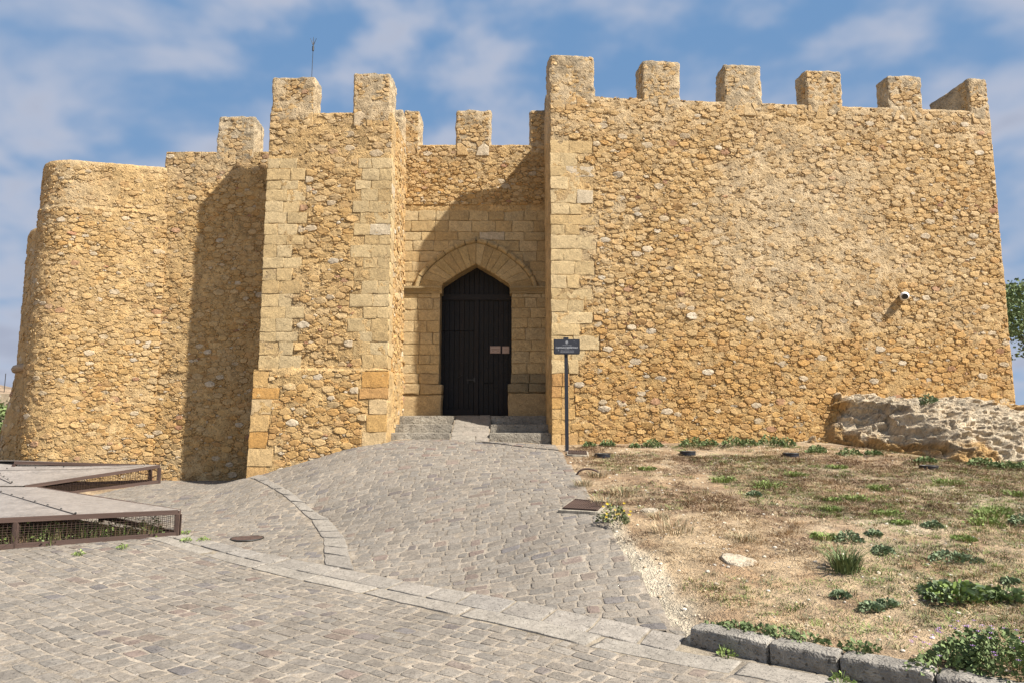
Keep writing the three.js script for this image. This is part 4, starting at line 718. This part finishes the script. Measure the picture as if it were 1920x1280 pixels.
ranked([[3.44, 7.29, .17, .15], [3.82, 7.49, .1, .07], [3.6, 6.93, .12, .09], [4.16, 6.76, .3, .1], [4.27, 6.14, .08, .05], [2.72, 5.95, .09, .05], [2.82, 5.67, .12, .06], [2.98, 5.72, .09, .06], [5.64, 7.87, .16, .15], [4.62, 7.79, .13, .08], [3.2, 9.3, .12, .08]]).forEach(([x, z, r0, h], i) => { const r = r0 * .65; plant('weed', x, z, `low blue-green leafy weed, ${ORD[i]} from the left on the slope`, 'blue-green weeds on the slope', (mb, X, y, Z) => leaves(mb, X, y, Z, 120 + 1500 * r, r, h * .8, .036, LEAVES.blue)); });
ranked([[1.7, 7.54, .22, .25], [1.66, 8.03, .12, .12], [1.17, 8.64, .2, .22], [.99, 9.87, .13, .15], [1.27, 10.45, .14, .15], [2.37, 7.35, .14, .12], [4.2, 5.5, .3, .1], [2.5, 8.6, .2, .1], [1.45, 9.3, .2, .2]]).forEach(([x, z, r, h], i) => plant('grass_tuft', x, z, `thin half dry grey-green tuft, ${ORD[i]} from the left`, 'half dry tufts', (mb, X, y, Z) => blades(mb, X, y, Z, 150, h, r, .003, [...LEAVES.grey, ...LEAVES.straw], 1)));
plant('grass_tuft', 3.04, 6.53, 'tall spiky green grass clump in the middle of the slope', undefined, (mb, X, y, Z) => { blades(mb, X, y, Z, 170, .3, .12, .006, [[.11, .15, .05], [.15, .19, .07], [.09, .125, .045]], .8); blades(mb, X, y, Z, 6, .62, .05, .002, LEAVES.straw, .3); });
plant('weed', 3.62, 5.84, 'large spreading green weed with drooping leaves on the slope', undefined, (mb, X, y, Z) => { leaves(mb, X, y, Z, 1000, .3, .12, .05, [...LEAVES.blue, ...LEAVES.bright], .6); leaves(mb, X + .36, y, Z + .05, 260, .2, .08, .06, LEAVES.green, .6); leaves(mb, X + .62, y, Z + .03, 60, .1, .05, .05, LEAVES.green, .6); });
{
  const t = plant('flowering_shrub', 3.02, 4.5, 'bushy green plant with small purple flowers by the kerb', undefined, (mb, X, y, Z) => { leaves(mb, X, y, Z, 1700, .32, .25, .036, LEAVES.green, .8); leaves(mb, X - .3, y, Z, 300, .24, .13, .04, LEAVES.green, .7); }), p = t.position, mb = new MB();
  for (let i = 0; i < 46; i++) { const a = rnd() * 6.28, u = Math.sqrt(rnd()), x = p.x - .12 + Math.cos(a) * u * .42, z = p.z + Math.sin(a) * u * .26, y = p.y + .1 + .19 * (1 - u) + rr(0, .06); for (let k = 0; k < 5; k++) { const b = k * 1.257, c = tone([.36, .20, .47], .8, 1.2), A = mb.v(x, y, z, 0, 0, c), B = mb.v(x + Math.cos(b) * .014 + .003, y + .006, z + Math.sin(b) * .014, 0, 1, c), C = mb.v(x + Math.cos(b + .7) * .014, y + .006, z + Math.sin(b + .7) * .014, 1, 0, c); mb.tri(A, B, C); } }
  part('purple_flowers', mb.geo(), M.leaf, t, 'stuff');
}
{
  const t = plant('flowering_weed', 1.14, 7.86, 'small bushy weed with yellow flowers beside the drain grate', undefined, (mb, X, y, Z) => { leaves(mb, X, y, Z, 420, .16, .22, .035, [[.13, .15, .06], [.10, .125, .05], [.17, .17, .075]]); }), p = t.position, mb = new MB();
  for (let i = 0; i < 16; i++) { const x = p.x + rr(-.15, .2), z = p.z + rr(-.1, .15), y = p.y + rr(.08, .26), c = [.72, .52, .03]; for (let k = 0; k < 6; k++) { const b = k * 1.047, A = mb.v(x, y, z, 0, 0, c), B = mb.v(x + Math.cos(b) * .016, y + Math.sin(b) * .012, z + .004, 0, 1, c), C = mb.v(x + Math.cos(b + .7) * .016, y + Math.sin(b + .7) * .012, z + .004, 1, 0, c); mb.tri(A, B, C); } }
  part('yellow_flowers', mb.geo(), M.leaf, t, 'stuff');
}
ranked([[1.52, 5.43], [1.66, 5.33], [1.8, 5.24], [1.92, 5.14], [2.06, 5.03], [2.3, 4.82]]).forEach(([x, z], i) => plant('weed', x, z, `${ORD[i]} low green weed from the left behind the kerb`, 'weeds behind the kerb', (mb, X, y, Z) => { leaves(mb, X, y, Z, 110, .11, .06, .035, LEAVES.green); blades(mb, X, y, Z, 20, .1, .08, .003, LEAVES.green); }));
ranked([[-4.23, 9.26], [-4.05, 9.34], [-4.45, 9.68], [-4.79, 8.78], [-5.12, 8.44], [1.5, 5.1], [2.06, 4.56]]).forEach(([x, z], i) => plant('weed', x, z, `${ORD[i]} tiny weed from the left in the paving joints`, 'weeds in the paving joints', (mb, X, y, Z) => { leaves(mb, X, y, Z, 40, .06, .05, .03, LEAVES.bright); blades(mb, X, y, Z, 14, .09, .04, .003, LEAVES.bright); }));
{ // weeds caged under the near cover
  for (let i = 0; i < 12; i++) { const x = -4.9 - i * .33, z = 9.38 - i * .142 + rr(.16, .3); plant('weed', x, z, `${ORD[i]} weed clump from the right behind the near cover mesh`, 'weeds under the near cover', (mb, X, y, Z) => { leaves(mb, X, y, Z, 170, .2, .3, .04, [...LEAVES.bright, ...LEAVES.green]); blades(mb, X, y, Z, 90, .3, .2, .004, [...LEAVES.straw, ...LEAVES.bright], .7); }, H(x, z)); }
}
// dry grass, dead stalks and pebbles that nobody could count
function strew(name, label, geo, mat, n, place, cols) {
  const m = new THREE.InstancedMesh(geo, mat, n), o = new THREE.Object3D(), c = new THREE.Color(); let k = 0, tries = 0;
  while (k < n && tries++ < n * 30) { const q = place(); if (!q) continue; o.position.set(q[0], q[1], q[2]); o.rotation.set(rr(-.15, .15), rnd() * 6.28, rr(-.15, .15)); const s = q[3]; o.scale.set(s, s * rr(.7, 1.2), s); o.updateMatrix(); m.setMatrixAt(k, o.matrix); const a = pick(cols), f = rr(.75, 1.2); m.setColorAt(k, c.setRGB(a[0] * f, a[1] * f, a[2] * f)); k++; }
  m.count = k; m.name = name; m.userData = { kind: 'stuff', label }; m.castShadow = m.receiveShadow = true; scene.add(m);
}
const spot = () => { const x = rr(.9, 10), z = 3.6 + 9.8 * Math.pow(rnd(), 1.25); return !paved(x, z) && x < z * .82 + .5 && z < 13.6 + .07 * x - (x > 6 ? (x - 5.5) * .55 : .2) && polyDist(kerbLine, x, z) > .12 && (x > 3.7 || z > 3.9 + (3.7 - x) * .8) ? [x, z] : null; };
const white = [[1, 1, 1]], plain = std({ color: lin(1, 1, 1), roughness: .9, side: THREE.DoubleSide });
{ const mb = new MB(); blades(mb, 0, 0, 0, 18, .075, .08, .0026, white, 1.8); strew('dry_grass', 'short dry straw-coloured grass over the slope', mb.geo(), plain, 5600, () => { const s = spot(); if (!s || fbm(s[0] * .9, 4, s[1] * .9, 4) + rr(-.1, .14) < .02 || polyDist(rampEdge, s[0], s[1]) < .35) return null; return [s[0], soilH(...s), -s[1], rr(.5, 1.25)]; }, LEAVES.straw); }
{ const mb = new MB(); blades(mb, 0, 0, 0, 14, .075, .1, .0035, white, 2.2); strew('dead_stalks', 'dark brown dead stalks matted on the upper slope', mb.geo(), plain, 4200, () => { const s = spot(); if (!s || s[1] < 6.5 || fbm(s[0] * 1.1 + 9, 14, s[1] * 1.1, 4) + rr(-.1, .1) + (s[1] > 8.3 && s[1] < 12.2 ? .08 : -.2) < 0) return null; return [s[0], soilH(...s), -s[1], rr(.5, 1.2)]; }, LEAVES.brown); }
{ const mb = new MB(); blades(mb, 0, 0, 0, 14, .06, .07, .003, white, 1.2); strew('thin_grass', 'thin green grass mixed through the upper slope', mb.geo(), plain, 7500, () => { const s = spot(); if (!s || fbm(s[0] * .6 + 40, 24, s[1] * .6, 3) + (s[0] > 3.0 ? .16 : -.2) + rr(-.15, .15) < .08) return null; return [s[0], soilH(...s), -s[1], rr(.5, 1.1)]; }, [...LEAVES.grey, ...LEAVES.bright]); }
{ const g = new THREE.IcosahedronGeometry(.013, 0); g.scale(1, .6, .8); strew('pebbles', 'small pale pebbles scattered over the sandy slope', g, std({ color: lin(1, 1, 1) }), 5200, () => { const s = spot(); if (!s) return null; return [s[0], soilH(...s) + .003, -s[1], Math.pow(rnd(), 4) * 1.7 + .35]; }, [[.48, .41, .31], [.44, .35, .24], [.38, .29, .19], [.52, .47, .39]]); }
[[1.62, 8.35, .14, 'flat pale stone lying on the sand near the drain grate'], [2.15, 6.75, .2, 'broad flat whitish stone in the dry grass'], [4.05, 5.9, .1, 'pale stone behind the large spreading weed']].forEach(([x, z, r, label]) => { const t = thing('loose_stone', [x, soilH(x, z), -z], label, 'stone'), p = []; for (let i = 0; i < 8; i++) p.push([x + Math.cos(i * .785) * r * rr(.7, 1.1), z + Math.sin(i * .785) * r * rr(.5, .9)]); const mb = new MB(); addStone(mb, ccw(p), (u, v, w) => [u, soilH(u, v) + w, -v], { joint: 0, round: .25, jit: .01, tilt: .1, rough: .008, prot: .02, col: [.47, .41, .32] }); part('stone', mb.geo(), M.stone, t); });

// ---------------------------------------------------------------- beyond the walls
function tree(name, x, y, z, r, h, n, size, label) {
  const t = thing(name, [x, y, z], label, 'tree'), tr = [rod([x, y, z], [x + .1, y + h * .45, z], .16, .1, 9)], ends = [];
  for (let i = 0; i < 9; i++) { const a = i * 2.4, e = [x + Math.cos(a) * r * .7, y + h * rr(.5, .95), z + Math.sin(a) * r * .7]; tr.push(rod([x + .08, y + h * rr(.25, .45), z], e, .06, .015, 6)); ends.push(e); }
  part('trunk', mergeGeometries(tr), M.bark, t); const mb = new MB();
  for (let i = 0; i < n; i++) { const e = pick(ends), q = [e[0] + rr(-1, 1) * r * .45, e[1] + rr(-1, 1) * h * .2, e[2] + rr(-1, 1) * r * .45]; if (fbm(q[0] * 1.3, q[1] * 1.3, q[2] * 1.3, 2) < -.12) continue; leaves(mb, q[0], q[1], q[2], 3, .12, .1, size, LEAVES.green); }
  part('crown', mb.geo(), M.leaf, t);
}
tree('olive_tree', 19.6, 1.2, -25, 2.1, 5.2, 5200, .14, 'leafy green tree beyond the right end of the wall');
tree('garden_tree', -23.2, -2.2, -30, 1.6, 4.4, 2600, .16, 'dark green tree beyond the left end of the castle');
{
  const t = thing('stone_house', [-46.5, -3, -60], 'distant pale stone house at the far left edge', 'house');
  part('wall', box(-50, -43.5, -4, 4.5, -66, -60), M.wallFar, t); const g = new THREE.CylinderGeometry(.01, 4.2, 1.0, 4, 1); g.rotateY(Math.PI / 4); g.scale(1.15, 1, 1); g.translate(-46.8, 5.0, -63); part('roof', g, M.tile, t);
  const w = part('window', box(-44.6, -44.0, 1.2, 2.4, -60.02, -59.94), M.black, t); part('sill', box(-44.7, -43.9, 1.08, 1.2, -60.1, -59.9), M.wallFar, w);
  part('aerial', rod([-44.3, 4.4, -60.5], [-44.3, 6.3, -60.5], .03), M.iron, t);
}
{ const x = -21.6, z = -29, t = thing('street_lamp', [x, -1, z], 'lantern street lamp at the far left edge', 'street lamp'); part('post', rod([x, -1, z], [x, 2.5, z], .06, .04), M.iron, t); part('lantern', mergeGeometries([rod([x, 2.5, z], [x, 2.9, z], .1, .17, 6), rod([x, 2.9, z], [x, 3.05, z], .2, .03, 6)]), std({ color: lin(.45, .47, .48), roughness: .3 }), t); }
renderer.render(scene, camera);
